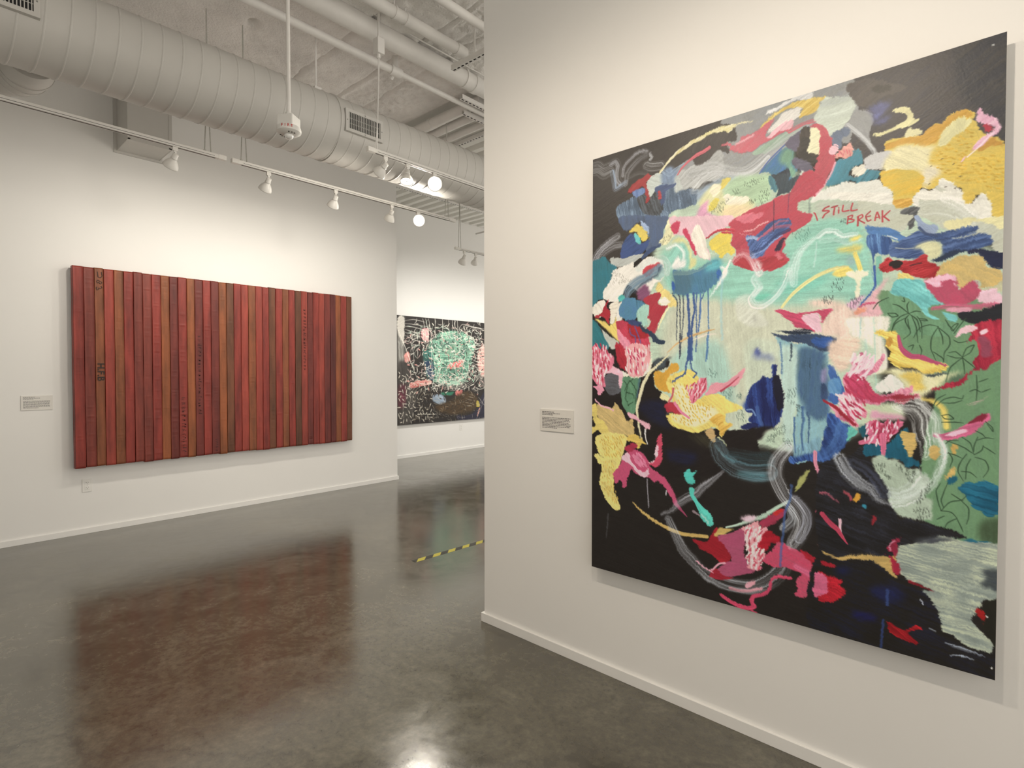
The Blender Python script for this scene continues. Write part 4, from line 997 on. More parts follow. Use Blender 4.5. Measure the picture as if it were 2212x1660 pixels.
S G 45,58,100 w=70 b=.6 | 980,1330 1200,1230 1400,1040 1620,930
S G 130,155,200 w=40 b=.6 | 1000,1350 1200,1270 1380,1100 1500,1030
P G 60,45,65 t=-60 | 1370,1310 1450,1150 1560,1050 1500,1200 1460,1290
P G 185,60,68 t=40 | 640,1460 720,1390 860,1420 950,1560 960,1620 830,1590 720,1540
P G 188,62,70 t=-20 k=.2 | 1100,1440 1350,1380 1600,1450 1540,1550 1400,1620 1160,1620
P G 222,110,120 | 1370,1370 1450,1330 1540,1410 1470,1470
S G 238,215,210 b=.9 w=170 a=.8 | 650,1450 760,1350 880,1340 980,1420 1050,1560 1110,1680
S G 60,40,60 w=10 | 1355,430 1358,700 1355,960
S G 110,60,90 w=10 | 1625,290 1610,450 1598,640
S G 60,70,75 w=60 b=.8 a=.4 | 1970,400 1970,620
# ---- I
P I 118,198,170 f=4 t=0 | 620,930 760,900 900,930 860,990 700,1010 600,1000
P I 130,202,178 f=5 t=0 | 880,760 1300,700 1500,700 1300,860 900,930
S I 228,236,228 w=70 b=.6 a=.8 | 1360,230 1450,160 1560,170 1660,220 1800,200
S I 225,238,230 w=80 b=.9 a=.7 | 1400,280 1560,260 1700,300 1850,270
S I 232,240,232 b=.8 w=70:110:150:110 a=.75 | 1310,250 1170,370 1090,500 1060,640 1060,790
P I 222,222,205 a=.6 f=2 | 380,1020 420,940 560,920 560,1060 660,1110 740,1200 760,1300 600,1310 460,1260 390,1150
S I 236,242,236 b=.75 w=100:110:120:120:90:60 a=.85 | 1010,640 960,780 880,900 790,990 690,1050 590,1040 560,970 610,900 680,840
S I 236,242,236 b=.75 w=110:90:110:80 a=.8 | 640,560 640,660 600,740 650,830 600,920
S I 215,235,225 w=20 b=.5 | 1340,300 1330,450 1310,590
P I 150,165,170 a=.5 f=3 | 1700,480 1780,470 1800,560 1720,580
P I 232,212,110 f=3 t=-10 | 1580,400 1680,350 1860,330 1880,380 1740,430
P I 232,212,110 f=2 t=-15 | 1730,260 1860,215 1870,240 1800,290
S I 232,212,110 w=50 | 1790,430 1830,520 1860,620
S I 236,226,150 w=30:44:44:50 h=.8 | 930,1070 1050,920 1200,790 1380,680 1560,610 1700,600
P I 238,215,110 f=1 | 1540,680 1600,620 1720,600 1780,640 1700,710 1600,710
P I 240,236,200 h=1 | 1690,670 1760,640 1960,640 1950,700 1870,730 1860,950 1800,950 1810,740 1730,710
P I 236,205,185 f=4 t=85 | 1250,1000 1500,980 1700,1050 1900,1100 2000,1180 1760,1230 1740,1400 1800,1480 1640,1560 1500,1680 1480,1560 1590,1480 1560,1420 1420,1400 1420,1280 1480,1160 1560,1090 1300,1060
P I 225,175,195 f=2 | 1700,1050 1780,980 1930,930 1860,1020 1800,1090
D I 45,55,55 n=19 l=26 w=5 t=80 j=9 a=.8 h=.3 | 1530,780 1640,700 1690,760 1640,870 1520,900
D I 45,55,55 n=22 l=26 w=5 t=80 j=9 a=.8 h=.3 | 1400,1000 1450,930 1560,920 1520,1040 1420,1020
D I 60,50,60 n=22 l=26 w=5 t=80 j=9 a=.8 h=.3 | 1700,1050 1760,980 1930,910 1830,1020 1770,1090
D I 70,120,105 n=27 l=24 w=4 t=75 j=9 a=.8 h=.3 | 1040,180 1260,120 1280,230 1180,290 1080,250
D I 50,60,60 n=6 l=26 w=5 t=75 j=9 a=.8 h=.3 | 1600,20 1700,20 1690,70 1620,60
P I 200,70,100 t=20 k=.2 h=.8 | 820,1095 950,1110 1150,1140 1350,1110 1560,1090 1480,1160 1430,1240 1400,1270 1380,1150 1200,1160 1160,1190 1300,1320 1340,1380 1240,1340 1090,1310 1080,1270 1000,1220 900,1140
P I 238,190,200 t=40 | 1160,1190 1250,1150 1370,1150 1400,1260 1420,1370 1330,1350 1230,1270
P I 120,118,110 a=.4 f=3 t=88 | 590,1160 620,1160 625,1240 590,1240
# ---- J
P J 205,205,180 t=-20 k=.12 c=190,192,172 | 400,60 780,130 850,180 1130,150 1140,40 1500,60 1800,240 2150,280 2150,720 2000,660 1900,480 1500,450 1100,260 900,450 480,380 430,330
P J 238,232,215 t=-8 | 0,0 780,-10 780,80 820,140 620,100 360,70 200,80
P J 236,230,212 t=20 k=.12 | 1080,-10 1650,-10 1750,120 1800,30 1900,-10 2000,200 1990,300 1800,280 1680,180 1500,80 1200,80
S J 215,215,198 b=.9 w=200 a=.9 | 1180,180 1400,170 1600,220 1740,300
S J 240,236,222 b=.9 w=140 a=.9 | 1400,60 1560,120 1740,250
P J 228,192,80 | 1640,-10 1780,-10 1760,90 1680,130 1650,60
P J 230,196,85 | 1930,-10 2150,-10 2150,260 2010,260 1990,140 1960,60
P J 240,230,170 t=-5 | 1420,340 1600,290 1900,270 2150,260 2150,430 1900,330 1740,340 1780,380 1480,430
P J 90,92,92 t=-30 k=.35 c=120,120,118 | 890,230 980,170 1130,150 1120,230 1080,330 1060,390 1000,430 990,330 1060,260
P J 80,125,180 t=10 k=.15 | 475,385 560,380 820,420 920,480 1000,560 900,560 840,540 740,490 600,480 520,470
P J 60,95,155 k=.3 t=85 c=95,135,180 | 510,480 620,480 780,500 820,560 800,680 720,730 620,700 600,840 600,1100 580,960 550,700 500,600
P J 58,82,130 t=-8 k=.3 c=84,108,152 | 780,600 900,560 1100,440 1200,470 1400,450 1700,390 1850,380 1840,440 1600,520 1900,470 1980,500 2000,600 1900,640 1700,680 1480,700 1360,740 1280,800 1380,700 1390,600 1330,570 1150,620 1180,700 1200,740 1000,780 800,740
P J 150,165,190 t=50 | 1080,280 1110,250 1160,330 1240,370 1330,370 1330,470 1220,480 1120,400
S J 60,75,110 w=40 b=.5 | 1120,400 1200,470 1320,490
P J 220,215,165 f=2 | 1060,640 1200,570 1360,570 1390,650 1360,740 1280,790 1240,780 1200,720 1160,660
S J 215,212,175 w=26 b=.7 | 1520,530 1700,500 1850,450
S J 225,222,190 w=20 b=.6 | 840,640 950,650 1050,640
S J 236,236,220 w=24 b=.5 | 740,495 800,510 860,535
P J 40,55,80 t=-30 | 1250,810 1400,720 1560,660 1760,660 1600,720 1500,750 1360,810
P J 30,36,66 t=20 | 1700,690 1760,640 1900,650 2150,710 2150,880 2030,890 1960,840 1920,780 1850,720
P J 195,190,150 | 1620,1110 1740,1020 1830,1130 1860,1150 2150,1000 2150,1160 1960,1130 1850,1180
P J 215,185,115 e=4 k=.2 c=205,172,100 h=.6 | 1320,880 1450,800 1560,740 1750,710 1900,770 1960,870 2080,890 2110,960 2090,1040 1900,1110 1830,1120 1820,1020 1620,1110 1560,990 1450,950 1330,990
S J 90,180,160 w=70 a=.7 b=.4 | 640,760 650,900 650,1050
P J 165,30,38 e=4 k=.25 c=185,50,55 h=.9 | 660,870 700,800 770,740 810,800 940,810 1100,790 1150,750 1200,740 1240,820 1370,850 1330,980 1200,1000 1090,980 960,940 860,900 700,930
P J 35,30,30 e=3 h=.9 | 780,830 850,800 940,820 920,870 820,880
S J 70,35,40 w=22 b=.4 | 1020,850 1150,820
P J 232,208,120 e=3 | 860,960 980,940 1080,1000 1040,1070 920,1080
P J 232,178,180 f=2 | 380,1370 560,1190 760,980 700,1100 640,1240 740,1380 640,1470 400,1440
S J 60,95,160 w=24:20:14 | 590,850 600,1080 560,1160 480,1260 390,1370
P J 110,152,112 t=80 | 640,1320 720,1240 800,1160 1000,1230 1120,1340 1230,1470 1400,1520 1680,1500 1680,1680 880,1680 780,1540 700,1420
P J 110,195,190 k=.2 t=40 c=130,208,200 h=.7 | 800,1180 820,1060 900,1010 1120,1010 1190,1060 1240,1160 1400,1280 1440,1310 1260,1340 1250,1420 1390,1500 1360,1500 1240,1470 1180,1400 1110,1330 1010,1260
P J 120,200,195 t=20 h=.7 | 1380,1400 1600,1460 1600,1520 1500,1530 1430,1460
P J 195,80,105 t=60 k=.2 c=182,66,92 | 1180,1040 1250,1000 1450,950 1530,980 1590,1060 1620,1130 1740,1020 1800,1040 1860,1180 1820,1260 1700,1310 1500,1320 1400,1300 1260,1180
P J 238,180,195 e=4 h=1 | 1170,1030 1300,990 1470,950 1560,1000 1580,1120 1500,1020 1380,1040 1400,1120 1330,1100
P J 235,190,200 | 1820,1240 1900,1140 2030,1120 2090,1200 2150,1300 1980,1310 1860,1300
S J 205,90,120 w=50:80:60 b=.4 h=.8 | 1290,1360 1500,1330 1700,1340 2050,1320
P J 222,152,168 e=3 h=.8 | 1400,1380 1700,1350 1800,1370 1680,1430 1560,1420
S J 205,85,115 w=26 | 420,1340 500,1310 600,1300
P J 235,155,125 h=.8 | 340,1410 400,1360 500,1360 480,1400 380,1430
P J 32,34,40 t=0 | 1680,1440 1860,1380 2150,1320 2150,1510 1900,1540 1720,1540
# ---- L body
P L 190,208,180 f=2 | 720,1190 900,1110 960,1060 1080,1000 1080,1380 1000,1400 860,1360 780,1330 710,1310
P L 200,208,182 f=4 t=85 | 500,120 900,120 930,500 960,800 940,1100 700,1150 300,1140 250,900 500,800
P L 120,130,165 a=.7 f=4 t=90 | 590,230 650,180 690,240 820,260 840,340 760,330 600,300
P L 75,85,140 a=.8 f=2 t=90 k=.4 | 610,210 650,180 680,250 640,270
P L 150,190,190 k=.2 t=90 c=128,170,178 | 870,30 1050,110 1230,130 1400,160 1480,240 1500,400 1560,560 1600,800 1500,960 1470,1100 1430,1250 1380,1400 1330,1500 1100,1560 1080,1380 1080,1100 1120,900 1000,760 940,500 920,200
P L 190,215,200 t=90 f=3 | 920,170 1110,180 1120,600 1130,830 1080,1000 1070,1380 1000,1380 960,1200 930,1100 960,800 930,520
P L 85,120,150 k=.45 t=92 f=3 c=58,82,112 | 1130,180 1300,170 1450,260 1450,420 1500,600 1480,800 1490,950 1400,1050 1280,1000 1200,880 1130,700 1120,400
P L 62,100,165 t=80 | 1480,380 1560,420 1640,560 1680,700 1620,800 1560,840 1500,780 1520,600
P L 110,160,200 t=60 c=80,130,180 | 1490,560 1600,540 1650,640 1600,740 1500,700
P L 150,140,180 t=85 f=2 | 1410,430 1470,420 1460,580 1410,590
P L 55,75,110 t=80 k=.4 | 1400,600 1470,620 1480,760 1420,800
P L 38,62,120 t=60 k=.3 c=58,92,156 | 1440,1180 1500,950 1560,980 1700,1080 1760,1110 1740,1220 1680,1360 1580,1460 1480,1520 1200,1530 1050,1560 1040,1480 1200,1420 1380,1400 1430,1260
S L 74,114,172 b=.85 w=170 a=.7 | 1640,1120 1600,1280 1500,1420 1350,1480
P L 120,160,175 f=2 t=90 k=.3 | 1090,1350 1260,1300 1400,1240 1380,1400 1200,1450 1080,1480
S L 75,110,150 w=20:14 | 1090,1000 1080,1200 1100,1420
S L 75,110,150 w=34:16 | 1180,880 1190,1000 1170,1200 1190,1400
S L 70,100,135 w=22:14 | 1240,940 1260,1100 1250,1300
S L 95,130,170 w=14 | 910,100 930,300 930,480
S L 60,75,90 w=20:10 | 1040,120 1040,250 1030,330
P L 100,190,170 t=-40 | 1740,1120 1840,1170 1770,1260 1710,1300
P I 40,50,65 t=20 k=.3 | 730,1300 850,1350 1000,1360 1200,1320 1330,1370 1200,1400 1060,1410 960,1380 840,1360
P I 62,80,110 k=.35 t=20 c=44,56,76 | 800,1370 1000,1400 1300,1390 1450,1410 1590,1450 1600,1530 1500,1600 1400,1610 1240,1520 1000,1480 880,1420
P I 50,85,150 t=15 k=.3 | 1290,1440 1420,1420 1540,1440 1520,1520 1400,1560 1300,1510
P I 30,36,50 | 1530,1470 1590,1460 1600,1520 1550,1540
S I 225,210,200 w=16 b=.6 | 1020,1350 1180,1350 1310,1365
# glove
P L 60,85,150 a=.85 f=2 t=60 | 470,870 540,740 600,760 620,900 540,910
P L 32,40,95 t=85 k=.3 c=44,66,128 | 500,880 560,660 620,600 680,560 700,500 760,540 820,540 820,390 880,380 880,510 920,540 960,700 970,850 940,960 900,1060 840,1120 700,1160 640,1120 540,1040 600,960 520,930
P L 28,28,45 t=85 | 830,520 900,520 960,720 960,880 900,940 850,800
P L 35,42,90 t=10 | 440,1120 560,1070 660,1080 620,1140 500,1150
S L 70,100,160 w=50 b=.6 | 640,880 660,1000 700,1090
S L 110,140,190 w=18 | 520,910 580,910 620,980
P L 34,28,28 f=2 | 560,1180 640,1120 860,1120 740,1180 700,1260 600,1280
D L 50,80,80 n=21 l=26 w=5 t=75 j=9 a=.8 h=.3 | 1000,680 1110,650 1090,850 1040,840 990,780
D L 50,60,60 n=13 l=26 w=5 t=75 j=9 a=.8 h=.3 | 1110,850 1160,860 1140,1000 1110,960
D L 50,70,60 n=24 l=26 w=5 t=75 j=9 a=.8 h=.3 | 830,1130 980,1090 980,1200 850,1230
D L 50,70,60 n=19 l=26 w=5 t=75 j=9 a=.8 h=.3 | 730,1300 800,1200 860,1220 860,1300
D L 50,70,60 n=18 l=26 w=5 t=75 j=9 a=.8 h=.3 | 940,1250 1070,1280 1050,1360 980,1330
D L 50,80,75 n=22 l=24 w=4 t=75 j=9 a=.8 h=.3 | 200,720 400,600 340,760 240,780
D L 50,80,75 n=13 l=24 w=4 t=75 j=9 a=.8 h=.3 | 390,740 470,700 450,800
D L 50,80,75 n=14 l=24 w=4 t=75 j=9 a=.8 h=.3 | 60,420 170,470 150,540 50,500
D L 50,80,75 n=18 l=24 w=4 t=75 j=9 a=.8 h=.3 | 380,1000 460,880 520,1060 450,1060
# ---- K
P K 34,28,26 e=2 | 40,560 200,480 400,500 620,520 740,440 800,330 960,290 960,400 800,480 800,640 880,700 960,850 940,1000 1060,1130 1280,1200 1500,1140 1660,1150 1900,1150 2000,1160 1900,1660 40,1660
P K 70,80,84 f=2 t=-40 | 790,330 900,290 1000,290 930,350 930,400 800,450
P K 30,32,58 f=6 a=.8 | 620,850 900,800 940,1000 1000,1150 700,1000
P K 30,32,62 f=6 a=.8 t=0 | 950,1400 1300,1440 1250,1560 1000,1520
P K 60,55,40 f=4 a=.7 t=40 k=.4 | 1200,1220 1400,1200 1500,1300 1480,1380 1300,1300
P K 105,105,110 t=5 k=.35 c=72,70,72 | 200,520 300,470 400,520 400,700 300,740 220,680
P K 95,140,105 t=90 | 400,530 620,530 600,700 580,950 480,960 420,850 400,680
S K 40,70,45 w=9 | 430,560 470,640 450,760 490,860
S K 40,70,45 w=9 | 500,570 560,640 580,740 570,850
S K 40,70,45 w=9 | 460,700 530,720 560,780
S K 40,70,45 w=9 | 540,540 480,600 440,680
S K 40,70,45 w=9 | 480,860 540,820
S K 60,85,130 w=34 b=.6 a=.7 | 615,540 605,640 590,760
P K 240,232,200 | 760,210 770,420 700,500 640,520 580,530 400,500 350,450 440,470 560,510 660,450 740,330
P K 178,42,55 t=60 k=.2 | 330,100 400,170 460,230 480,420 420,440 360,350 340,280
P K 235,160,160 t=75 k=.15 h=.8 | 440,200 560,120 720,170 750,290 720,430 640,520 500,500 450,420 480,330
D K 246,208,204 n=34 l=80 w=24 t=78 h=1 | 460,160 740,150 730,420 560,500 450,420
D K 205,70,100 n=16 l=70 w=22 t=75 h=1 | 480,200 700,180 640,480 500,460
P K 238,180,190 | 230,400 300,380 420,480 410,640 380,640 360,500 280,470 210,480
P K 225,120,140 e=3 k=.15 t=80 h=.8 | 55,220 100,120 150,200 200,160 240,220 300,260 320,360 260,440 200,500 210,640 150,640 90,580 45,500
D K 246,208,208 n=44 l=70 w=22 t=80 h=1 | 55,180 220,160 310,300 220,480 170,620 50,480
D K 195,50,75 n=26 l=70 w=22 t=80 h=1 | 55,120 220,160 310,300 220,480 170,620 50,480
P K 235,150,170 | 60,640 150,620 200,680 130,740 110,680
P K 222,165,60 c=214,155,55 | 800,600 800,470 860,450 900,470 960,430 990,380 1060,360 1090,400 1080,460 980,500 960,620 980,700 860,680
P K 238,212,110 t=40 | 940,560 1000,500 1150,450 1240,430 1290,480 1330,560 1260,640 1300,800 1400,740 1560,730 1700,820 1860,890 1760,930 1650,960 1660,1060 1750,1080 1680,1140 1600,1250 1580,1180 1500,1120 1300,1190 1100,1140 980,1060 940,980 1020,950 1120,960 1020,830 1000,740 960,650
P K 243,234,176 f=2 t=60 | 1000,640 1100,600 1200,700 1300,850 1500,880 1560,960 1450,1050 1250,1120 1050,1060 1000,980 1150,960 1050,800
D K 224,184,74 n=85 l=40 w=17 t=65 | 980,560 1180,600 1300,800 1500,880 1500,1030 1200,1100 980,1020 1150,960 1000,650
P K 220,168,68 t=-35 c=232,190,90 | 1450,1040 1570,960 1640,1000 1620,1100 1740,1080 1690,1130 1600,1240 1560,1120
P K 200,165,110 | 1390,1170 1490,1130 1530,1270 1500,1300 1420,1220
S K 205,195,130 w=20:8 | 1560,1240 1620,1290 1660,1340
P K 240,225,160 | 860,760 890,710 960,730 1000,790 980,820 900,790
P K 185,50,65 t=40 | 920,860 1000,820 1060,840 1130,960 1060,960 990,940 950,950
S K 200,90,100 w=22 | 1020,650 1010,740 970,810
S K 228,125,155 w=36:24 | 1040,830 1110,930 1210,1010
P K 228,120,140 e=3 h=.9 | 1170,620 1230,700 1280,620 1340,540 1420,530 1440,600 1400,700 1320,790 1260,850 1220,760
D K 243,185,190 n=18 l=70 w=20 t=110 h=1 | 1180,640 1340,560 1430,560 1380,720 1260,840
D K 195,60,80 n=16 l=70 w=18 t=110 h=1 | 1180,640 1340,560 1430,560 1380,720 1260,840
P K 232,150,160 t=-35 h=.8 | 1440,680 1500,590 1650,590 1760,500 1870,410 1840,540 1780,620 1640,660 1580,700 1400,740
S K 195,70,90 w=28:10 | 1590,690 1700,610 1800,520
S K 62,88,140 w=20 | 1190,0 1215,100 1190,300 1160,480 1080,530 1010,580
S K 62,88,140 w=16 | 1235,0 1225,300 1245,430 1300,480 1260,530
S K 55,62,78 w=12 | 1100,0 1100,290
S K 80,120,165 w=12 | 1430,0 1420,170 1408,330
S K 226,216,172 w=12:34:44:36:26:14 | 970,250 840,380 720,500 660,620 620,780 590,900 600,1000 620,1150 645,1270
P K 235,170,180 | 480,940 560,980 640,1050 740,1080 750,1150 680,1130 580,1050 500,1000
S K 230,225,220 w=20:12 | 690,1150 690,1240 715,1320
P K 205,175,110 k=.15 | 110,850 300,900 330,810 420,950 480,1050 540,1030 560,1170 540,1220 460,1220 250,1190 180,1080 120,1000
P K 225,200,105 | 45,900 90,820 110,900 130,1020 190,1050 260,1190 160,1200 120,1160 60,1210 60,1120 100,1100 60,1000
S K 235,170,180 w=18 | 90,790 160,860 240,890 310,920
P K 225,190,90 | 440,1250 560,1200 640,1260 720,1360 660,1320 600,1390 570,1300 480,1290
P K 232,212,120 | 105,1230 250,1190 460,1220 470,1300 440,1400 400,1530 330,1680 180,1680 170,1560 130,1560 120,1500 80,1450 110,1440 150,1470 220,1510 140,1430 100,1330
D K 216,178,78 n=55 l=40 w=14 t=60 | 120,1230 440,1230 400,1480 220,1480
P N 230,210,120 | 180,200 350,180 330,350 310,460 340,600 390,720 390,780 320,780 270,720 200,600 150,490 160,380 190,300
D N 212,175,80 n=55 l=36 w=12 t=80 | 190,210 330,200 320,450 380,720 280,680 170,480
# pink flower
P N 205,80,115 k=.12 t=60 c=190,70,105 | 320,330 400,230 440,120 540,60 660,100 730,200 760,280 880,360 980,450 1060,620 1090,720 1040,720 960,560 860,440 800,450 720,390 640,380 560,340 530,290 500,360 470,420 480,500 430,520 400,420 350,470 320,400
P N 170,45,70 | 440,60 540,-20 600,0 560,60 480,90
P N 240,190,200 e=3 h=1 | 400,180 440,110 500,100 520,200 600,300 700,320 740,260 740,380 660,390 580,340 500,230
D N 228,125,155 n=14 l=90 w=30 t=50 h=.9 | 520,120 640,130 720,260 600,260
P N 205,70,95 h=.9 | 820,20 850,-80 890,-130 895,120 880,220 820,270 760,240 720,220 800,200 830,130
P N 240,190,200 h=1 | 825,0 855,40 830,160 780,220 715,220 800,180
S N 190,70,110 w=60:34:10 a=.8 | 1050,690 1110,770 1190,860
S N 150,145,150 w=14 | 715,410 720,560 730,750
S N 190,185,185 w=14 | 945,550 940,605
S N 110,110,112 w=30:20 a=.6 b=.5 | 250,830 240,960 225,1110
S N 205,170,95 w=12:34:46:40 h=.8 | 545,690 640,790 780,900 940,990 1150,1070 1430,1100
S N 195,195,200 b=.9 w=50:110:120:40 a=.85 | 890,830 1020,780 1080,710 1180,640 1260,610 1380,510 1500,420 1620,320
P N 80,195,180 e=4 h=.9 | 1160,360 1220,290 1250,340 1320,310 1270,380 1290,470 1240,480 1190,430
S N 85,200,182 w=70:50:50:90 h=.9 | 1245,540 1250,600 1310,700 1380,800
P N 90,205,185 e=3 h=.9 | 1360,790 1440,800 1500,880 1510,960 1460,980 1390,930 1350,850
S N 170,215,200 w=26 b=.4 | 1370,830 1420,900 1440,940
S N 175,150,155 w=44:20 b=.3 | 1270,800 1350,850
# ---- O teal smoke etc
P O 80,140,150 a=.65 f=4 t=2 k=.3 | 420,320 740,330 740,430 560,430 430,380
S O 120,150,160 b=.85 w=230 a=.55 | 170,20 240,180 400,290 600,340 780,330
S O 140,190,200 b=.6 w=40 a=.7 | 150,20 240,120 360,210
S O 70,110,120 b=.9 w=200 a=.5 | 340,130 600,180 760,180
# Q loop
S Q 195,197,200 b=.9 w=120:170:180:180:170 a=.7 | 250,230 340,420 430,600 600,780 760,920 1000,1010 1250,1040 1480,960 1620,800 1640,600
P Q 165,30,42 k=.2 t=20 | 520,470 700,500 760,420 800,350 840,330 840,440 960,560 1000,720 880,740 760,640 640,580
P Q 180,80,110 t=0 k=.15 c=165,70,100 | 840,440 1000,390 1150,350 1170,480 1160,620 1200,760 1380,800 1300,860 1150,900 950,920 800,860 900,780 1000,720 960,600
P Q 165,35,50 t=10 k=.2 | 750,870 830,810 900,900 1050,930 900,960 760,930
P Q 170,25,40 k=.2 | 1370,400 1470,360 1560,430 1600,520 1480,520 1440,600 1360,620 1330,540
P Q 202,78,104 t=20 k=.2 c=190,60,88 | 1380,690 1500,600 1560,500 1700,560 1900,660 2020,760 1960,820 2100,880 2180,980 2170,1080 2100,1160 1900,1170 1750,1150 1800,1080 1780,950 1860,880 1700,820 1500,790 1400,750
P Q 175,30,45 t=30 k=.2 | 1800,560 1900,620 2060,720 2200,800 2212,850 2100,800 1960,760
P Q 185,28,42 t=20 k=.25 | 2100,850 2212,890 2300,1000 2280,1080 2200,1180 2000,1190 1940,1170 2100,1150 2180,1050
S Q 212,95,128 w=90:120:90 b=.2 | 1780,790 1960,900 2080,980 2060,1060 1950,1100
P Q 165,50,75 t=-30 | 1340,260 1500,170 1600,100 1660,140 1600,220 1500,280 1400,330
P Q 200,45,45 | 1500,150 1600,105 1620,140 1540,190
P Q 205,172,95 e=3 | 780,440 860,320 960,340 1060,350 900,410 820,440
S Q 178,202,178 w=30:60:40 b=.4 | 940,325 1100,290 1250,230 1400,180 1560,80 1690,10
P Q 225,190,200 f=2 | 1110,220 1180,190 1300,190 1260,260 1180,260
P Q 232,150,155 e=3 h=1 t=75 | 1120,340 1200,300 1340,250 1340,330 1440,320 1380,420 1380,480 1300,530 1340,600 1420,640 1360,760 1340,840 1200,820 1220,700 1170,720 1200,600 1160,540 1180,420
D Q 246,208,206 n=42 l=90 w=30 t=110 h=1 | 1150,330 1400,330 1330,520 1400,650 1340,820 1210,800 1180,450
D Q 195,65,85 n=18 l=80 w=20 t=110 h=1 | 1150,330 1400,330 1330,520 1400,650 1340,820 1210,800 1180,450
S Q 205,65,95 w=40:30:40:50:50:50:40 h=.8 | 1710,930 1560,920 1490,960 1460,1060 1380,1130 1270,1150 1250,1210 1280,1270 1200,1290 1100,1270 1040,1240 960,1190 880,1130
S Q 205,65,95 w=30:20 | 1150,1290 1240,1310 1320,1360
S Q 225,150,160 w=44 b=.4 | 990,1050 1100,1080 1220,1080 1360,1060
P Q 228,155,165 e=3 h=.9 | 1180,1030 1290,955 1300,1000 1230,1060
S Q 228,155,168 w=18 | 590,730 680,800 780,870
S Q 228,155,168 w=22 | 770,840 860,760 930,750
# O ribbons
S O 205,205,206 b=.85 w=170:210:200:190:170 a=.8 | 1010,40 880,200 860,380 960,600 1100,760 1180,900 1160,1050 1080,1190
S O 190,192,205 b=.9 w=120:150:130 a=.6 | 1100,640 1230,800 1240,960 1150,1140
S O 205,210,215 b=.9 w=120 a=.7 | 960,1000 1060,900 1040,780
S O 70,100,160 w=34 a=.8 b=.2 | 1050,480 1040,650 980,800 960,1000 940,1200 920,1450
P O 165,165,95 t=-55 | 1275,285 1240,400 1120,560 1060,640 1130,450 1200,350
S O 225,140,160 w=44:38:18 h=.8 | 1330,90 1340,230 1400,370 1515,505
S O 165,80,95 w=44:20 b=.4 | 1400,580 1480,580 1560,650 1620,690
S O 190,80,100 w=36 b=.3 | 1350,800 1420,740 1510,700
S O 190,60,85 w=50:66:44:10 | 1420,830 1520,940 1600,1010 1660,1100 1725,1185
S O 240,190,200 w=30:14 | 1500,870 1570,960
S O 240,190,200 w=34:14 | 1630,890 1640,1040 1695,1140
S O 160,85,100 w=26 b=.5 | 1560,720 1640,770 1670,830
P O 185,75,85 e=3 | 1660,540 1750,490 1790,560 1780,660 1740,640
P O 210,150,50 e=3 | 1820,600 1860,590 1850,680 1800,660
P O 50,140,165 e=3 | 1900,700 1940,700 1945,790 1910,790
P O 150,35,45 e=2 | 1990,790 2040,850 2080,890 2040,960 2010,950 2030,880
P O 195,160,85 c=185,150,78 e=2.5 | 1420,1240 1500,1300 1640,1350 1780,1330 1900,1320 2100,1330 2300,1310 2300,1530 2080,1440 1880,1380 1780,1370 1640,1390 1500,1330
P O 205,110,110 e=3 | 1330,1170 1420,1210 1520,1270 1620,1330 1560,1330 1440,1250
# ---- M
P M 238,232,210 t=90 f=1 | 250,60 420,30 780,30 740,200 600,190 700,300 740,420 760,520 740,660 560,720 560,600 600,420 420,280 330,250
S M 150,195,175 w=20 a=.7 b=.3 | 585,40 600,300 610,720 600,1150
S M 150,200,200 w=14 a=.6 | 430,30 425,280
S M 165,205,190 w=40 a=.5 b=.5 | 490,300 500,520
P M 236,205,180 f=3 | 60,340 250,280 420,290 420,420 350,480 330,600 200,680 100,600 50,450
P M 228,222,170 f=3 | 560,720 800,640 1000,660 1200,690 1500,700 1650,680 1500,790 1300,900 1200,960 1150,1000 940,880 840,740 700,700
P M 200,208,170 f=3 | 470,1060 700,1060 900,1060 960,1240 700,1250 480,1300
P M 232,200,95 f=2 t=10 | 900,720 1000,680 1160,700 1170,800 1200,900 1080,900 1000,800
P M 228,190,80 k=.2 t=30 c=236,208,105 h=.7 | 590,210 660,190 800,200 860,190 880,280 900,400 960,480 1150,530 1300,560 1460,600 1440,670 1200,700 1100,650 960,640 860,620 800,570 740,520 780,510 800,460 760,400 730,390 760,330 700,260
P M 240,215,110 f=2 t=25 | 860,340 900,480 1000,540 1200,560 1420,620 1200,650 1000,600 900,560
P M 205,150,60 t=60 | 740,300 790,260 830,310 800,380 750,390
S M 190,75,110 w=26:66:56:20 | 880,250 920,400 1030,490 1150,500 1300,560 1450,605
P M 75,85,85 t=5 k=.4 | 1200,700 1400,690 1560,690 1400,720 1280,740 1220,730
P M 80,105,80 f=3 | 1440,800 1560,730 1700,700 1640,790 1500,830
P M 232,230,215 t=70 | 610,850 700,770 810,720 860,740 960,900 800,930 640,920
S M 235,205,100 w=70:80:90:90 b=.2 | 1180,1000 1320,1040 1420,1140 1460,1340
P M 225,160,180 f=2 t=0 | 580,1140 700,1180 900,1200 980,1250 800,1260 560,1240
P M 215,110,140 e=3 k=.2 t=60 h=.8 c=230,150,165 | 250,700 320,690 350,500 400,560 420,450 480,420 500,520 600,600 700,480 720,500 650,650 560,720 500,760 540,840 600,930 740,950 860,900 980,880 1060,820 1090,810 1040,920 960,950 1160,950 1160,980 940,1060 860,1040 740,1040 640,1080 480,1040 470,1100 520,1180 480,1240 400,1180 380,1260 420,1350 300,1300 160,1230 130,1180 260,1250 120,1150 60,1080 0,1020 200,1120 170,980 250,920 240,820
P M 200,65,100 t=50 k=.2 | 260,720 380,690 470,800 520,930 460,1030 360,960 280,860
P M 165,45,60 t=5 k=.2 | 600,950 760,970 900,940 1160,960 1100,1010 920,1050 800,1000 680,1000
P M 190,60,90 t=45 | 470,790 540,850 620,960 760,990 640,1060 500,1000
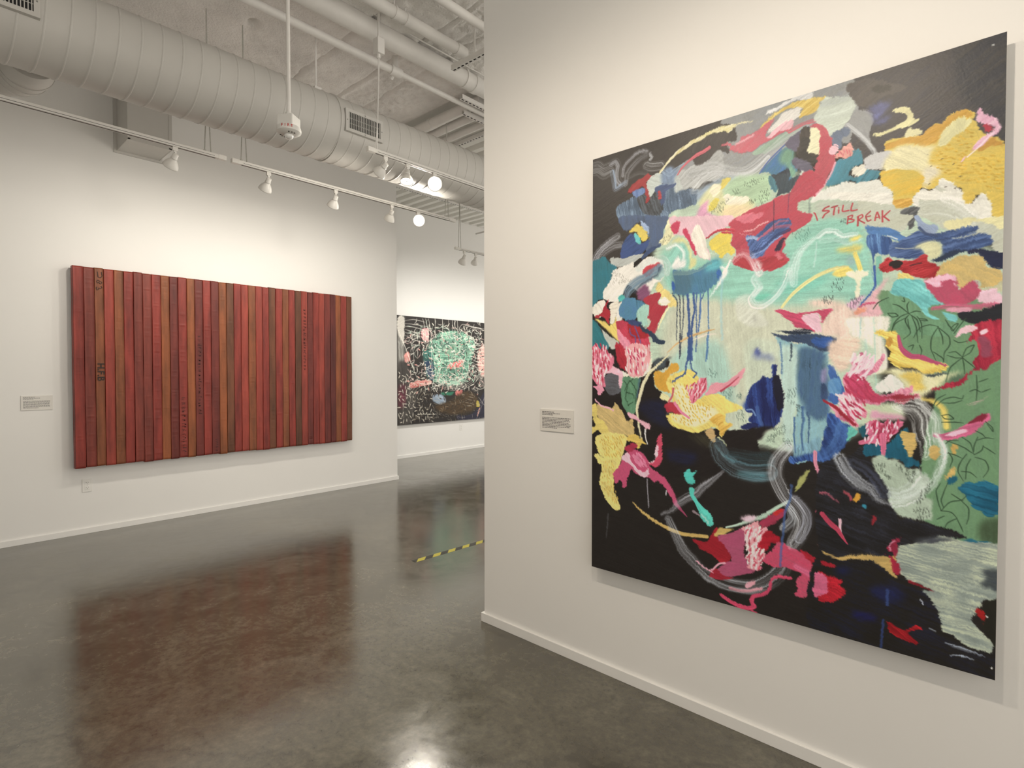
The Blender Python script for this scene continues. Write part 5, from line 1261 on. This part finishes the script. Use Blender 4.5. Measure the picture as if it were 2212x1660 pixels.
D M 244,205,212 n=36 l=110 w=30 t=120 h=1 | 330,520 500,440 620,600 480,760 300,720
D M 244,205,212 n=30 l=90 w=30 t=45 h=1 | 180,950 400,1000 480,1100 380,1250 200,1200
D M 190,55,85 n=30 l=100 w=26 t=50 h=1 | 180,940 300,720 480,760 600,950 400,1250 220,1220
S M 165,40,55 w=30:44:30 | 0,1020 130,1100 260,1220 370,1310
P M 30,90,105 t=85 | 420,1350 510,1310 540,1400 470,1480
P P 25,92,115 t=80 k=.2 e=2.5 | 440,250 480,120 560,90 680,120 760,100 860,20 940,-60 1000,-120 980,150 1050,260 1160,330 1160,380 1060,370 980,400 940,320 840,290 740,290 600,240 500,260
P M 215,105,135 e=3 k=.2 h=.9 | 520,1290 640,1260 700,1310 760,1250 800,1310 900,1270 950,1300 880,1400 800,1470 780,1500 740,1500 740,1560 710,1680 690,1680 680,1560 600,1530 500,1540 400,1530 440,1490 540,1470 520,1400
D M 244,200,212 n=34 l=70 w=22 t=100 h=1 | 520,1300 930,1290 780,1480 700,1560 480,1520
D M 180,50,80 n=26 l=70 w=22 t=100 h=1 | 560,1290 930,1290 780,1480 640,1500
S P 215,105,135 w=70:36 h=.9 | 700,0 710,120 705,235
P M 205,170,95 k=.15 e=2.5 | 915,1400 1085,1410 1085,1600 1050,1700 1010,1690 960,1540
# crimson right
P M 32,34,40 | 1600,-20 2150,-20 2150,75 1900,70 1820,120 1700,90
P M 165,30,55 e=2.5 k=.25 t=80 c=180,42,62 | 1620,180 1760,150 1850,100 2000,70 2120,80 2120,500 2050,560 1940,660 1830,710 1870,650 1760,700 1680,790 1640,850 1450,890 1290,900 1300,880 1600,790 1700,690 1800,630 1750,580 1800,500 1850,440 1830,280 1720,340 1710,320 1740,250 1780,230 1700,190
P M 150,65,85 f=1 | 1830,270 1920,260 2000,400 1980,500 1880,500 1860,360
P M 238,190,195 e=3 h=.9 | 1650,160 1760,130 1840,170 1740,210 1640,220 1560,290 1520,300 1560,240
P M 238,190,195 e=2 h=.9 | 1850,210 1940,180 1930,210 1870,230
# veil
S M 230,230,222 b=.9 w=200:280:220:120 a=.8 | 900,1090 1080,1110 1180,1230 1190,1380 1230,1520 1215,1680
S M 238,238,230 b=.6 w=100 a=.75 | 1120,1000 1240,1150 1350,1240 1370,1400 1420,1550 1440,1680
P M 200,90,125 t=-20 k=.2 h=.8 | 1290,1430 1400,1420 1600,1370 1760,1290 1980,1180 1960,1260 1820,1370 1700,1450 1480,1490 1360,1480
P M 130,30,50 t=-25 | 1700,1320 1800,1240 1985,1165 1880,1260 1760,1310
P M 235,180,195 t=-20 h=.9 | 1420,1440 1600,1380 1740,1380 1560,1440
P M 220,170,170 t=-25 | 1660,1100 1800,1040 1985,955 1960,990 1820,1060
# ---- P
P P 175,190,165 f=1 t=30 | 580,270 700,230 760,300 860,290 960,360 1000,400 1140,400 1160,440 1250,500 1260,600 1200,720 1300,780 1300,900 1280,1010 1100,1000 940,970 860,920 800,830 760,750 740,620 640,470 590,360
S P 226,230,224 b=.8 w=110 a=.8 | 1330,10 1420,160 1400,360 1300,560 1140,720 960,810 820,820
S P 215,222,214 b=.9 w=180 a=.7 | 1150,500 1040,640 900,690 790,680
P P 205,170,95 k=.15 e=3 | 915,-20 1085,-20 1090,170 1040,230 1000,160
P P 205,170,95 e=3 | 1270,140 1360,140 1370,220 1340,320 1270,270
P P 205,165,85 e=3 | 1510,110 1590,110 1590,190 1550,240 1510,170
P P 205,170,95 e=3 | 1520,380 1580,390 1590,440 1480,540 1440,520 1480,460 1510,430
D P 40,48,38 n=16 l=32 w=6 t=80 j=9 a=.8 h=.3 | 580,340 740,330 760,500 680,470
D P 40,48,38 n=27 l=32 w=6 t=80 j=9 a=.8 h=.3 | 840,330 960,400 1120,420 1060,580 960,470
D P 40,48,38 n=19 l=36 w=6 t=85 j=9 a=.8 h=.3 | 1090,820 1220,600 1310,560 1240,740 1140,830
D P 40,48,38 n=19 l=36 w=6 t=85 j=9 a=.8 h=.3 | 1070,850 1250,870 1270,970 1160,1010 1100,950
D P 40,48,38 n=5 l=32 w=6 t=80 j=9 a=.8 h=.3 | 720,470 820,500 780,520
P P 20,88,115 t=10 k=.25 e=2 c=28,100,125 | 1590,640 1730,560 1800,590 1880,550 2000,570 2080,640 2085,900 2060,950 1980,990 1880,910 1800,860 1740,790 1680,700
P P 25,90,112 | 1490,550 1520,500 1600,490 1560,570 1500,590
P P 60,75,50 f=4 a=.8 t=88 | 1860,1060 2080,1000 2090,1310 1900,1290
P P 32,30,30 t=15 k=.3 c=38,38,46 | 100,300 330,230 455,130 470,230 560,310 640,460 740,620 770,790 830,870 900,1000 1100,1010 1480,1110 1720,1220 1660,1240 1400,1215 1240,1290 1000,1320 890,1400 860,1440 600,1520 0,1520 -100,700 0,330
S P 195,198,202 b=.9 w=170:180:130:50 a=.85 | 180,270 280,440 420,570 560,650 640,760 780,830
S P 70,75,95 b=.8 w=140 a=.7 | 350,330 520,430 640,580 720,700
P P 150,158,142 t=8 k=.2 c=174,180,152 | 880,1420 960,1350 1100,1290 1400,1210 1600,1250 1800,1310 2120,1330 2120,1680 1000,1680 920,1600 900,1500
P P 70,72,78 t=5 f=3 | 1100,1240 1400,1220 1600,1250 1400,1290 1150,1300
P P 35,100,120 e=2 | 1600,1250 1740,1250 1980,1280 1990,1310 1760,1310 1640,1270
S O 185,75,85 w=40 b=.3 h=.8 | 1680,560 1740,600 1770,650
P O 50,140,165 e=3 | 1900,700 1940,700 1945,790 1910,790
P O 150,35,45 e=2 | 1990,790 2040,850 2080,890 2040,960 2010,950 2030,880
P O 210,150,50 e=3 | 1820,600 1860,590 1850,680 1800,660
S O 240,190,200 w=34:14 | 1630,890 1640,1040 1695,1140
S O 190,60,85 w=50:66:44:10 | 1420,830 1520,940 1600,1010 1660,1100 1725,1185
S O 165,80,95 w=44:20 b=.4 | 1400,580 1480,580 1560,650 1620,690
# ---- R
P R 34,30,26 t=12 k=.2 c=28,28,40 | -100,150 330,150 560,180 760,250 900,370 1000,380 1120,510 1260,590 1330,720 1400,860 1430,1010 1560,1060 1740,1200 2000,1260 2120,1250 2120,1660 1900,1600 -100,1050
P R 150,160,148 t=6 k=.22 c=176,181,152 | 870,80 1000,-20 2120,-20 2110,660 1960,660 1900,680 1830,780 1780,860 1850,980 1940,1060 2040,1180 2000,1260 1740,1200 1560,1060 1430,1010 1400,860 1330,720 1260,590 1120,510 1300,520 1100,430 1000,380 920,300 900,200
P R 34,32,24 t=85 | 1950,660 2120,665 2120,1260 2000,1130 1930,1020 1900,900 1870,800
P R 160,25,25 e=3 | 1820,790 1880,740 1920,820 1940,920 1880,880
P R 50,55,60 a=.8 t=8 k=.4 f=2 | 1890,290 2120,290 2120,560 1990,500 1880,450 1950,360
P R 28,32,72 a=.85 f=5 | 560,480 860,470 980,620 760,700 600,600
P R 26,26,84 a=.85 f=4 | 380,780 640,830 600,890 380,860
P R 24,28,66 a=.8 f=5 | 150,250 320,260 300,340 180,330
S R 44,60,110 w=34 a=.9 b=.3 | 720,880 690,1220
S R 52,72,125 w=40 a=.8 b=.4 | 770,520 765,700
P R 150,20,28 t=30 k=.35 e=2.5 c=172,26,34 | 740,900 800,910 900,980 1000,1000 1120,950 1210,980 1200,1000 1040,1020 1050,1050 1160,1170 1060,1160 940,1100 840,1050 780,980
S R 160,25,40 w=46:16 b=.3 | 1030,415 1160,470 1310,525
P R 195,160,90 e=2.5 k=.15 | -10,50 80,90 180,120 330,100 560,100 700,110 800,150 820,280 760,250 560,180 420,160 330,150 220,170 100,130 -10,80
P R 195,160,90 e=2.5 | 700,225 830,285 900,370 860,372
P R 168,32,58 e=2.5 t=80 | 715,85 850,150 910,220 915,340 895,352 830,280 820,160 740,110
P P 150,35,60 e=2.5 t=60 k=.3 | 780,1290 840,1240 940,1210 900,1290 880,1390 860,1480 820,1400 760,1390
S P 230,150,170 w=26 b=.4 | 800,1370 790,1300 850,1260
P R 175,30,45 t=25 k=.25 | -20,160 60,200 150,230 130,270 -20,220
P R 185,28,42 t=20 k=.3 e=3 | 20,320 120,370 220,420 180,460 270,520 270,570 170,640 -60,650 -60,300
P R 212,95,128 | -100,330 20,340 70,430 60,530 -20,590 -120,600
S R 175,185,198 w=26:50:20 b=.6 | 1460,1150 1600,1200 1780,1260 1920,1310
S R 175,185,198 w=18:34:18 b=.5 | 1520,1300 1650,1310 1800,1360
S R 170,178,190 w=24 b=.5 | 1270,980 1340,1010
S R 190,195,205 w=12 | 1160,630 1190,690
S R 238,238,232 w=18 | 2008,1448 2012,1452
S R 238,238,232 w=18 | 1946,828 1950,832
S D 238,238,225 w=24 | 1825,330 1840,322
F . 2.6 | 0 0
# leaf drawing
S M 48,72,48 w=8:13:6 a=.9 h=.3 | 800,190 850,100 980,30
S M 48,72,48 w=8:13:6 a=.9 h=.3 | 1040,20 1090,150 1110,330
S M 48,72,48 w=8:13:6 a=.9 h=.3 | 1100,20 1150,100 1160,280
S M 48,72,48 w=8:13:6 a=.9 h=.3 | 990,50 1000,130 1020,220 940,290
S M 48,72,48 w=8:13:6 a=.9 h=.3 | 1060,270 1130,160 1250,120 1350,140
S M 48,72,48 w=8:13:6 a=.9 h=.3 | 1350,150 1280,260 1270,400 1330,540
S M 48,72,48 w=8:13:6 a=.9 h=.3 | 1370,160 1480,260 1490,360 1430,450 1420,560
S M 48,72,48 w=8:13:6 a=.9 h=.3 | 1350,140 1400,260 1410,350
S M 48,72,48 w=8:13:6 a=.9 h=.3 | 1500,160 1560,110 1590,110 1530,190 1500,170
S M 48,72,48 w=8:13:6 a=.9 h=.3 | 1440,60 1480,130 1540,190
S M 48,72,48 w=8:13:6 a=.9 h=.3 | 1640,500 1560,440 1480,450
S M 48,72,48 w=8:13:6 a=.9 h=.3 | 1640,500 1690,400 1780,360 1730,450 1640,500
S M 48,72,48 w=8:13:6 a=.9 h=.3 | 1640,510 1560,570 1490,640 1450,800
S M 48,72,48 w=8:13:6 a=.9 h=.3 | 1640,510 1660,600 1670,700
S M 48,72,48 w=8:13:6 a=.9 h=.3 | 1640,510 1720,570 1800,640
S M 48,72,48 w=8:13:6 a=.9 h=.3 | 1460,480 1560,510 1640,510
S M 48,72,48 w=8:13:6 a=.9 h=.3 | 1300,440 1400,510 1420,560
S M 48,72,48 w=8:13:6 a=.9 h=.3 | 1340,1080 1420,1010 1540,980 1640,1000 1660,960
S M 48,72,48 w=8:13:6 a=.9 h=.3 | 1640,1020 1540,1050 1400,1050
S M 48,72,48 w=8:13:6 a=.9 h=.3 | 1270,1150 1340,1010 1440,950
S M 48,72,48 w=8:13:6 a=.9 h=.3 | 1810,720 1820,860 1810,1020
S M 48,72,48 w=8:13:6 a=.9 h=.3 | 1730,910 1800,890 1860,920
S M 48,72,48 w=8:13:6 a=.9 h=.3 | 1840,800 1950,760
S M 48,72,48 w=8:13:6 a=.9 h=.3 | 1400,1200 1480,1190 1540,1240 1440,1240 1400,1200
S M 48,72,48 w=8:13:6 a=.9 h=.3 | 1400,1280 1560,1280 1660,1290
S M 48,72,48 w=8:13:6 a=.9 h=.3 | 1920,1270 2000,1340 2010,1390 1940,1300
S M 48,72,48 w=8:13:6 a=.9 h=.3 | 1800,1380 1880,1420 1920,1460
S M 48,72,48 w=8:13:6 a=.9 h=.3 | 1540,220 1650,80 1690,40
S M 48,72,48 w=8:13:6 a=.9 h=.3 | 1000,380 1060,360 1040,420
S M 48,72,48 w=8:13:6 a=.9 h=.3 | 1130,360 1160,420 1150,480
S M 48,72,48 w=8:13:6 a=.9 h=.3 | 1540,300 1600,330 1700,310
S M 48,72,48 w=8:13:6 a=.9 h=.3 | 1880,920 1980,880
S P 48,72,48 w=8:13:6 a=.9 h=.3 | 1450,100 1500,60 1600,60
S P 48,72,48 w=8:13:6 a=.9 h=.3 | 1460,60 1640,130 1740,190 1790,220
S P 48,72,48 w=8:13:6 a=.9 h=.3 | 1640,20 1740,90 1780,200
S P 48,72,48 w=8:13:6 a=.9 h=.3 | 1780,200 1790,120 1830,20
S P 48,72,48 w=8:13:6 a=.9 h=.3 | 1790,230 1880,180 1900,120
S P 48,72,48 w=8:13:6 a=.9 h=.3 | 1470,210 1560,230 1640,270
S P 48,72,48 w=8:13:6 a=.9 h=.3 | 1480,200 1530,280 1500,380
S P 48,72,48 w=8:13:6 a=.9 h=.3 | 1700,220 1620,330 1600,430 1660,540
S P 48,72,48 w=8:13:6 a=.9 h=.3 | 1750,280 1700,370 1690,520
S P 48,72,48 w=8:13:6 a=.9 h=.3 | 1800,260 1920,300 1960,400 1900,500
S P 48,72,48 w=8:13:6 a=.9 h=.3 | 1640,430 1740,440 1820,500
S P 48,72,48 w=8:13:6 a=.9 h=.3 | 1400,900 1360,780 1340,660 1390,570
S P 48,72,48 w=8:13:6 a=.9 h=.3 | 1400,900 1500,800 1640,770 1700,720
S P 48,72,48 w=8:13:6 a=.9 h=.3 | 1400,900 1520,920 1590,990
S P 48,72,48 w=8:13:6 a=.9 h=.3 | 1590,990 1480,1040 1440,1110
S P 48,72,48 w=8:13:6 a=.9 h=.3 | 1640,780 1720,860 1730,960 1700,1060
S P 48,72,48 w=8:13:6 a=.9 h=.3 | 1590,1000 1640,1100 1660,1150
S P 48,72,48 w=8:13:6 a=.9 h=.3 | 1520,700 1600,750 1660,780
S P 48,72,48 w=8:13:6 a=.9 h=.3 | 1430,860 1400,780 1420,700 1480,560
S P 48,72,48 w=8:13:6 a=.9 h=.3 | 1820,60 1920,30 2020,40
S P 48,72,48 w=8:13:6 a=.9 h=.3 | 1900,130 1980,180 2040,220
S P 48,72,48 w=8:13:6 a=.9 h=.3 | 1350,1000 1440,960
S J 48,72,48 w=8:14:7 a=.9 h=.3 | 1000,1420 900,1460 830,1540 800,1640
S J 48,72,48 w=8:14:7 a=.9 h=.3 | 1000,1420 900,1340 810,1310
S J 48,72,48 w=8:14:7 a=.9 h=.3 | 1000,1420 980,1330 1000,1280
S J 48,72,48 w=8:14:7 a=.9 h=.3 | 1010,1420 1080,1390 1140,1400
S J 48,72,48 w=8:14:7 a=.9 h=.3 | 1010,1430 1100,1500 1140,1640
S J 48,72,48 w=8:14:7 a=.9 h=.3 | 1000,1440 960,1500 1000,1600
S J 48,72,48 w=8:14:7 a=.9 h=.3 | 750,1420 840,1420 870,1450 800,1460 750,1420
S J 48,72,48 w=8:14:7 a=.9 h=.3 | 1120,1480 1200,1490 1220,1510 1140,1500
S J 48,72,48 w=8:14:7 a=.9 h=.3 | 580,1370 640,1290 760,1230
S J 48,72,48 w=8:14:7 a=.9 h=.3 | 940,1230 950,1280 920,1270
# STILL BREAK
S F 186,66,72 w=26 h=.6 | 545,1165 480,1195 440,1245 520,1240 545,1255 480,1300 440,1360
S F 186,66,72 w=24 | 590,1185 690,1155
S F 186,66,72 w=26 | 640,1180 625,1310
S F 186,66,72 w=24 | 712,1225 712,1280
S F 186,66,72 w=20 | 712,1190 714,1196
S F 186,66,72 w=24 | 790,1150 780,1250 885,1235
S F 186,66,72 w=24 | 950,1115 925,1240 1030,1225
S F 186,66,72 w=24 | 880,1340 865,1470
S F 186,66,72 w=22 | 870,1345 950,1320 940,1370 880,1385
S F 186,66,72 w=22 | 880,1385 980,1400 960,1430 870,1450
S F 186,66,72 w=28 | 1050,1345 1045,1500
S F 186,66,72 w=22 | 1040,1350 1110,1310 1130,1345 1060,1400
S F 186,66,72 w=22 | 1060,1400 1160,1455
S F 186,66,72 w=22 | 1260,1250 1190,1320 1185,1360 1215,1420 1270,1400
S F 186,66,72 w=20 | 1190,1350 1260,1330
S F 186,66,72 w=22 | 1340,1410 1360,1300 1380,1270 1420,1370
S F 186,66,72 w=18 | 1345,1365 1415,1345
S F 186,66,72 w=26 | 1465,1245 1470,1430
S F 186,66,72 w=24 | 1590,1245 1490,1340
S F 186,66,72 w=24 | 1490,1340 1585,1410
S F 186,66,72 w=22 | 285,1280 310,1300 350,1405
"""
FAR_PAINT = """
P . 150,148,140 f=3 t=85 k=.3 | 158,200 220,190 210,320 215,560 180,640 158,640
P . 205,200,188 e=2 | 158,185 222,195 215,300 205,420 158,330
P . 70,66,62 f=3 k=.3 t=80 | 158,600 260,640 330,900 250,1140 158,1140
P . 88,140,118 f=3 k=.4 c=150,200,170 | 400,500 520,330 640,300 780,340 850,430 820,560 760,760 640,800 480,760 420,640
P . 150,196,165 f=2 k=.4 c=60,90,80 | 560,400 700,420 820,480 760,560 640,540 560,480
P . 60,110,100 f=2 k=.4 | 380,470 450,480 480,600 470,740 420,720 390,600
P . 40,62,90 f=2 | 400,580 470,600 480,740 430,720
P . 232,160,150 f=2 k=.3 c=240,205,190 | 880,480 943,440 943,700 900,700 870,600
P . 225,150,140 f=1 k=.3 | 210,530 250,490 270,570 225,590
P . 215,110,105 e=2 k=.3 c=235,180,170 | 260,780 340,750 440,740 460,770 380,800 280,820
P . 215,110,105 e=2 k=.3 | 600,620 740,560 740,610 640,650
P . 215,120,115 e=2 k=.3 | 670,850 740,830 730,880 680,890
P . 215,150,150 e=2 k=.3 | 370,300 430,290 430,400 380,380
P . 150,170,190 f=1 k=.3 t=20 | 480,880 560,880 590,940 540,970 470,930
P . 50,130,100 f=1 | 540,860 660,850 640,880 560,880
P . 80,62,40 f=3 k=.3 | 480,980 620,930 780,840 870,900 860,1000 740,1050 560,1040
P . 44,44,62 f=1 | 690,1060 800,1060 870,1000 900,900 943,860 943,1100 700,1100
P . 222,165,150 | 860,1090 880,1010 910,960 880,1040
P . 190,170,70 | 860,940 880,930 890,980 865,990
P . 120,40,60 f=3 a=.6 k=.4 | 160,800 230,800 220,960 160,1000
D . 205,198,182 n=110 l=34 w=9 t=60 j=80 | 160,640 460,640 480,1120 160,1140
D . 222,216,200 n=150 l=44 w=9 t=60 j=90 | 330,240 930,280 930,860 480,860 330,640
D . 130,190,160 n=90 l=40 w=12 t=30 j=80 | 420,380 840,380 840,760 460,760
D . 226,160,150 n=46 l=30 w=11 t=40 j=80 | 260,300 930,420 900,880 240,860
D . 30,28,28 n=150 l=36 w=9 t=50 j=90 | 330,260 930,300 930,860 360,860
D . 60,50,40 n=80 l=40 w=10 t=50 j=90 | 300,860 880,860 840,1060 300,1120
"""
def far_scribble(c):
    rg = np.random.default_rng(2); W = [240, 236, 222]; cr = (0, 0, 1)
    S = lambda pts, w=(10,), col=W, a=.95: c.stroke(cr, col, pts, w, .15, a, .8)
    for i in range(6): S([(220, 215+i*26), (300, 205+i*34+10*(i % 2)), (400, 230+i*36)], (6, 11, 7))
    for x in (490, 555, 610, 645, 665, 690): S([(x, 200), (x+3, 290), (x, 360+(x*7) % 60)], (9, 9, 6))
    for x in (380, 405, 430): S([(x, 200), (x+20, 300), (x+30, 470)], (9, 10, 7))
    S([(455, 440), (460, 620), (475, 780)], (9, 9)); S([(160, 300), (220, 450), (290, 640), (340, 760)], (8, 12, 6))
    S([(240, 340), (290, 480), (300, 660)], (7, 10, 5)); S([(840, 250), (810, 360), (780, 460)], (8, 10, 6))
    for k in range(9):                                                      # swinging arcs, lower right of centre
        r = 110+k*17; S([(660+r*math.cos(t), 640+r*.8*math.sin(t)) for t in np.linspace(.2, 2.5, 9)], (6, 9, 6), a=.85)
    for k in range(8):
        r = 60+k*22; S([(430+r*math.cos(t), 930+r*math.sin(t)) for t in np.linspace(3.1, 4.9, 7)], (5, 8, 5), [205, 196, 170], .75)
    for k in range(7): S([(800+k*4, 440+k*30), (870, 470+k*28), (943, 430+k*34)], (6, 9, 6))
    for k in range(6): S([(880+k*12, 690), (885+k*12, 760), (892+k*11, 810)], (9, 9, 6))
    for k in range(6): S([(700+30*k, 300), (740+30*k, 250+8*k), (860+14*k, 290)], (6, 8, 5))
    for i in range(430):
        x, y = rg.uniform(230, 935), rg.uniform(240, 840); t = rg.uniform(0, 6.28); l = rg.uniform(20, 70); b = rg.uniform(-1, 1)
        if y > 620 and x < 420 and rg.random() < .5: continue
        p = [(x+l*u*math.cos(t+b*u), y+l*u*math.sin(t+b*u)) for u in (0, .35, .7, 1)]
        q = [W, W, [205, 225, 205], [235, 200, 190]][rg.integers(0, 4)]; S(p, (6, 11, 5), q, .95)
    for i in range(190):
        x, y = rg.uniform(170, 900), rg.uniform(840, 1120); t = rg.choice([0, 1.57, .4, 1.2]); l = rg.uniform(14, 50)
        S([(x, y), (x+l*.5*math.cos(t)+3, y+l*.5*math.sin(t)), (x+l*math.cos(t), y+l*math.sin(t))], (4, 7, 3), [205, 196, 176], .8)
    S([(330, 1050), (500, 1050)], (8,)); S([(880, 900), (943, 990)], (6,)); S([(943, 890), (900, 960)], (5,)); S([(860, 1090), (900, 1000), (930, 900)], (6,))
PAINT_GAIN = (.93, 1.0, 1.12)
FAR_GAIN = (1.0, 1.0, 1.03)
CROPS = {'.': (0, 0, 1)}
for k_, x_, y_ in (('A', 1270, 300), ('B', 1500, 200), ('C', 1720, 130), ('D', 1910, 60), ('E', 1910, 250), ('F', 1720, 300), ('G', 1500, 380)): CROPS[k_] = (x_, y_, 7.982)
for k_, x_, y_ in (('H', 1270, 470), ('I', 1520, 470), ('J', 1780, 420), ('K', 1270, 720), ('L', 1520, 720), ('M', 1780, 680), ('N', 1270, 960), ('O', 1520, 960), ('P', 1780, 940), ('Q', 1400, 1080), ('R', 1780, 1180)): CROPS[k_] = (x_, y_, 5.53)
# ---------------------------------------------------------------- painted panels
def srgb_lin(a):
    a = np.clip(a/255., 0, 1); return np.where(a <= .04045, a/12.92, ((a+.055)/1.055)**2.4)
def paint_mat(name, rough, spec):
    m = bpy.data.materials.new(name); m.use_nodes = True; nt = m.node_tree; b = nt.nodes['Principled BSDF']
    at = node(nt, 'ShaderNodeAttribute', attribute_name='paint'); nt.links.new(at.outputs['Color'], b.inputs['Base Color'])
    tc = node(nt, 'ShaderNodeTexCoord'); n = node(nt, 'ShaderNodeTexNoise', Scale=420.0, Detail=3.0); nt.links.new(tc.outputs['Object'], n.inputs['Vector'])
    bp = node(nt, 'ShaderNodeBump', Strength=.12, Distance=.0006); nt.links.new(n.outputs['Fac'], bp.inputs['Height']); nt.links.new(bp.outputs['Normal'], b.inputs['Normal'])
    b.inputs['Roughness'].default_value = rough; b.inputs['Specular IOR Level'].default_value = spec
    return m
def paint_surface(name, cv, P00, PU, PV, N, relief, material, parent, gain=(1, 1, 1), gam=(1, 1, 1)):
    H, W = cv.H, cv.W
    u = np.linspace(0, 1, W)[None, :, None]; v = np.linspace(0, 1, H)[:, None, None]
    h = Canvas.blur(cv.hgt, 0)
    V = np.array(P00)+np.array(PU)*u+np.array(PV)*v+np.array(N)*(np.clip(h, -.4, 1.2)*relief)[..., None]
    I = np.arange(W*H).reshape(H, W)
    Fq = np.c_[I[:-1, :-1].ravel(), I[1:, :-1].ravel(), I[1:, 1:].ravel(), I[:-1, 1:].ravel()]
    me = grid_mesh(name, V.reshape(-1, 3), Fq)
    gy_ = cv.rgb.mean(2, keepdims=True)
    lin = np.clip(srgb_lin(gy_+.90*(cv.rgb-gy_))*np.array(gain)*np.interp(np.linspace(0, 1, H), (0, .45, 1), gam)[:, None, None], 0, .93)   # traced colours, with the lamp's cast and fall-off taken out
    at = me.color_attributes.new('paint', 'FLOAT_COLOR', 'POINT')
    at.data.foreach_set('color', np.c_[lin.reshape(-1, 3), np.ones(W*H)].astype(np.float32).ravel())
    return link(name, me, material, parent, smooth=True)
PX0, PX1, PZ0, PZ1, PY = -1.532, -.030, .540, 2.537, 2.268
pa = empty('abstract_painting', ((PX0+PX1)/2, YR, PZ0)); tag(pa, 'large colourful abstract painting with flowers, gold leaf and black ground', 'painting')
ox, oy, oz = pa.location
cv = Canvas(760, 1012, [(1280, 346), (2171, 70), (2153, 1471), (1280, 1224)], base=(38, 33, 29))
cv.run(PAINT, CROPS)
paint_surface('painted_face', cv, (PX0-ox, PY-oy, PZ1-oz), (PX1-PX0, 0, 0), (0, 0, PZ0-PZ1), (0, -1, 0), .0008, paint_mat('oil_paint', .42, .38), pa, PAINT_GAIN, (.82, 1.2, 1.42))
M_PANEL = mat('raw_panel_edge', (.42, .36, .27), .6, noise=(20, .15))
MB().box(PX0-ox, PX1-ox, PY-oy+.0008, PY-oy+.010, 0, PZ1-PZ0).build('panel', M_PANEL, pa)
MB().box(PX0-ox+.07, PX1-ox-.07, PY-oy+.010, 0, .07, .11).box(PX0-ox+.07, PX1-ox-.07, PY-oy+.010, 0, PZ1-PZ0-.11, PZ1-PZ0-.07).build('hanging_cleat', M_PANEL, pa)
# far painting
XP = XF+.045
fp = empty('scribbled_painting', (XF, 6.75, .585)); tag(fp, 'dark painting crowded with white scribbles and green patches on the far wall', 'painting')
FY0, FY1, FZ0, FZ1 = 5.2, 8.3, .585, 2.485
cf = Canvas(440, 270, [(158, 165), (943, 240), (943, 1088), (158, 1155)], seed=5, base=(44, 40, 38),
            dest=[((5.687-FY0)/(FY1-FY0), 0), ((7.80-FY0)/(FY1-FY0), 0), ((7.80-FY0)/(FY1-FY0), 1), ((5.687-FY0)/(FY1-FY0), 1)])
cf.run(FAR_PAINT, {'.': (0, 0, 1)})
far_scribble(cf)
paint_surface('painted_face', cf, (XP-XF, FY0-6.75, FZ1-FZ0), (0, FY1-FY0, 0), (0, 0, FZ0-FZ1), (1, 0, 0), .003, paint_mat('scribble_paint', .5, .3), fp, FAR_GAIN)
MB().box(.022, XP-XF-.001, FY0-6.75, FY1-6.75, 0, FZ1-FZ0).build('stretcher', mat('canvas_edge', (.05, .045, .04), .8, noise=(30, .2)), fp)
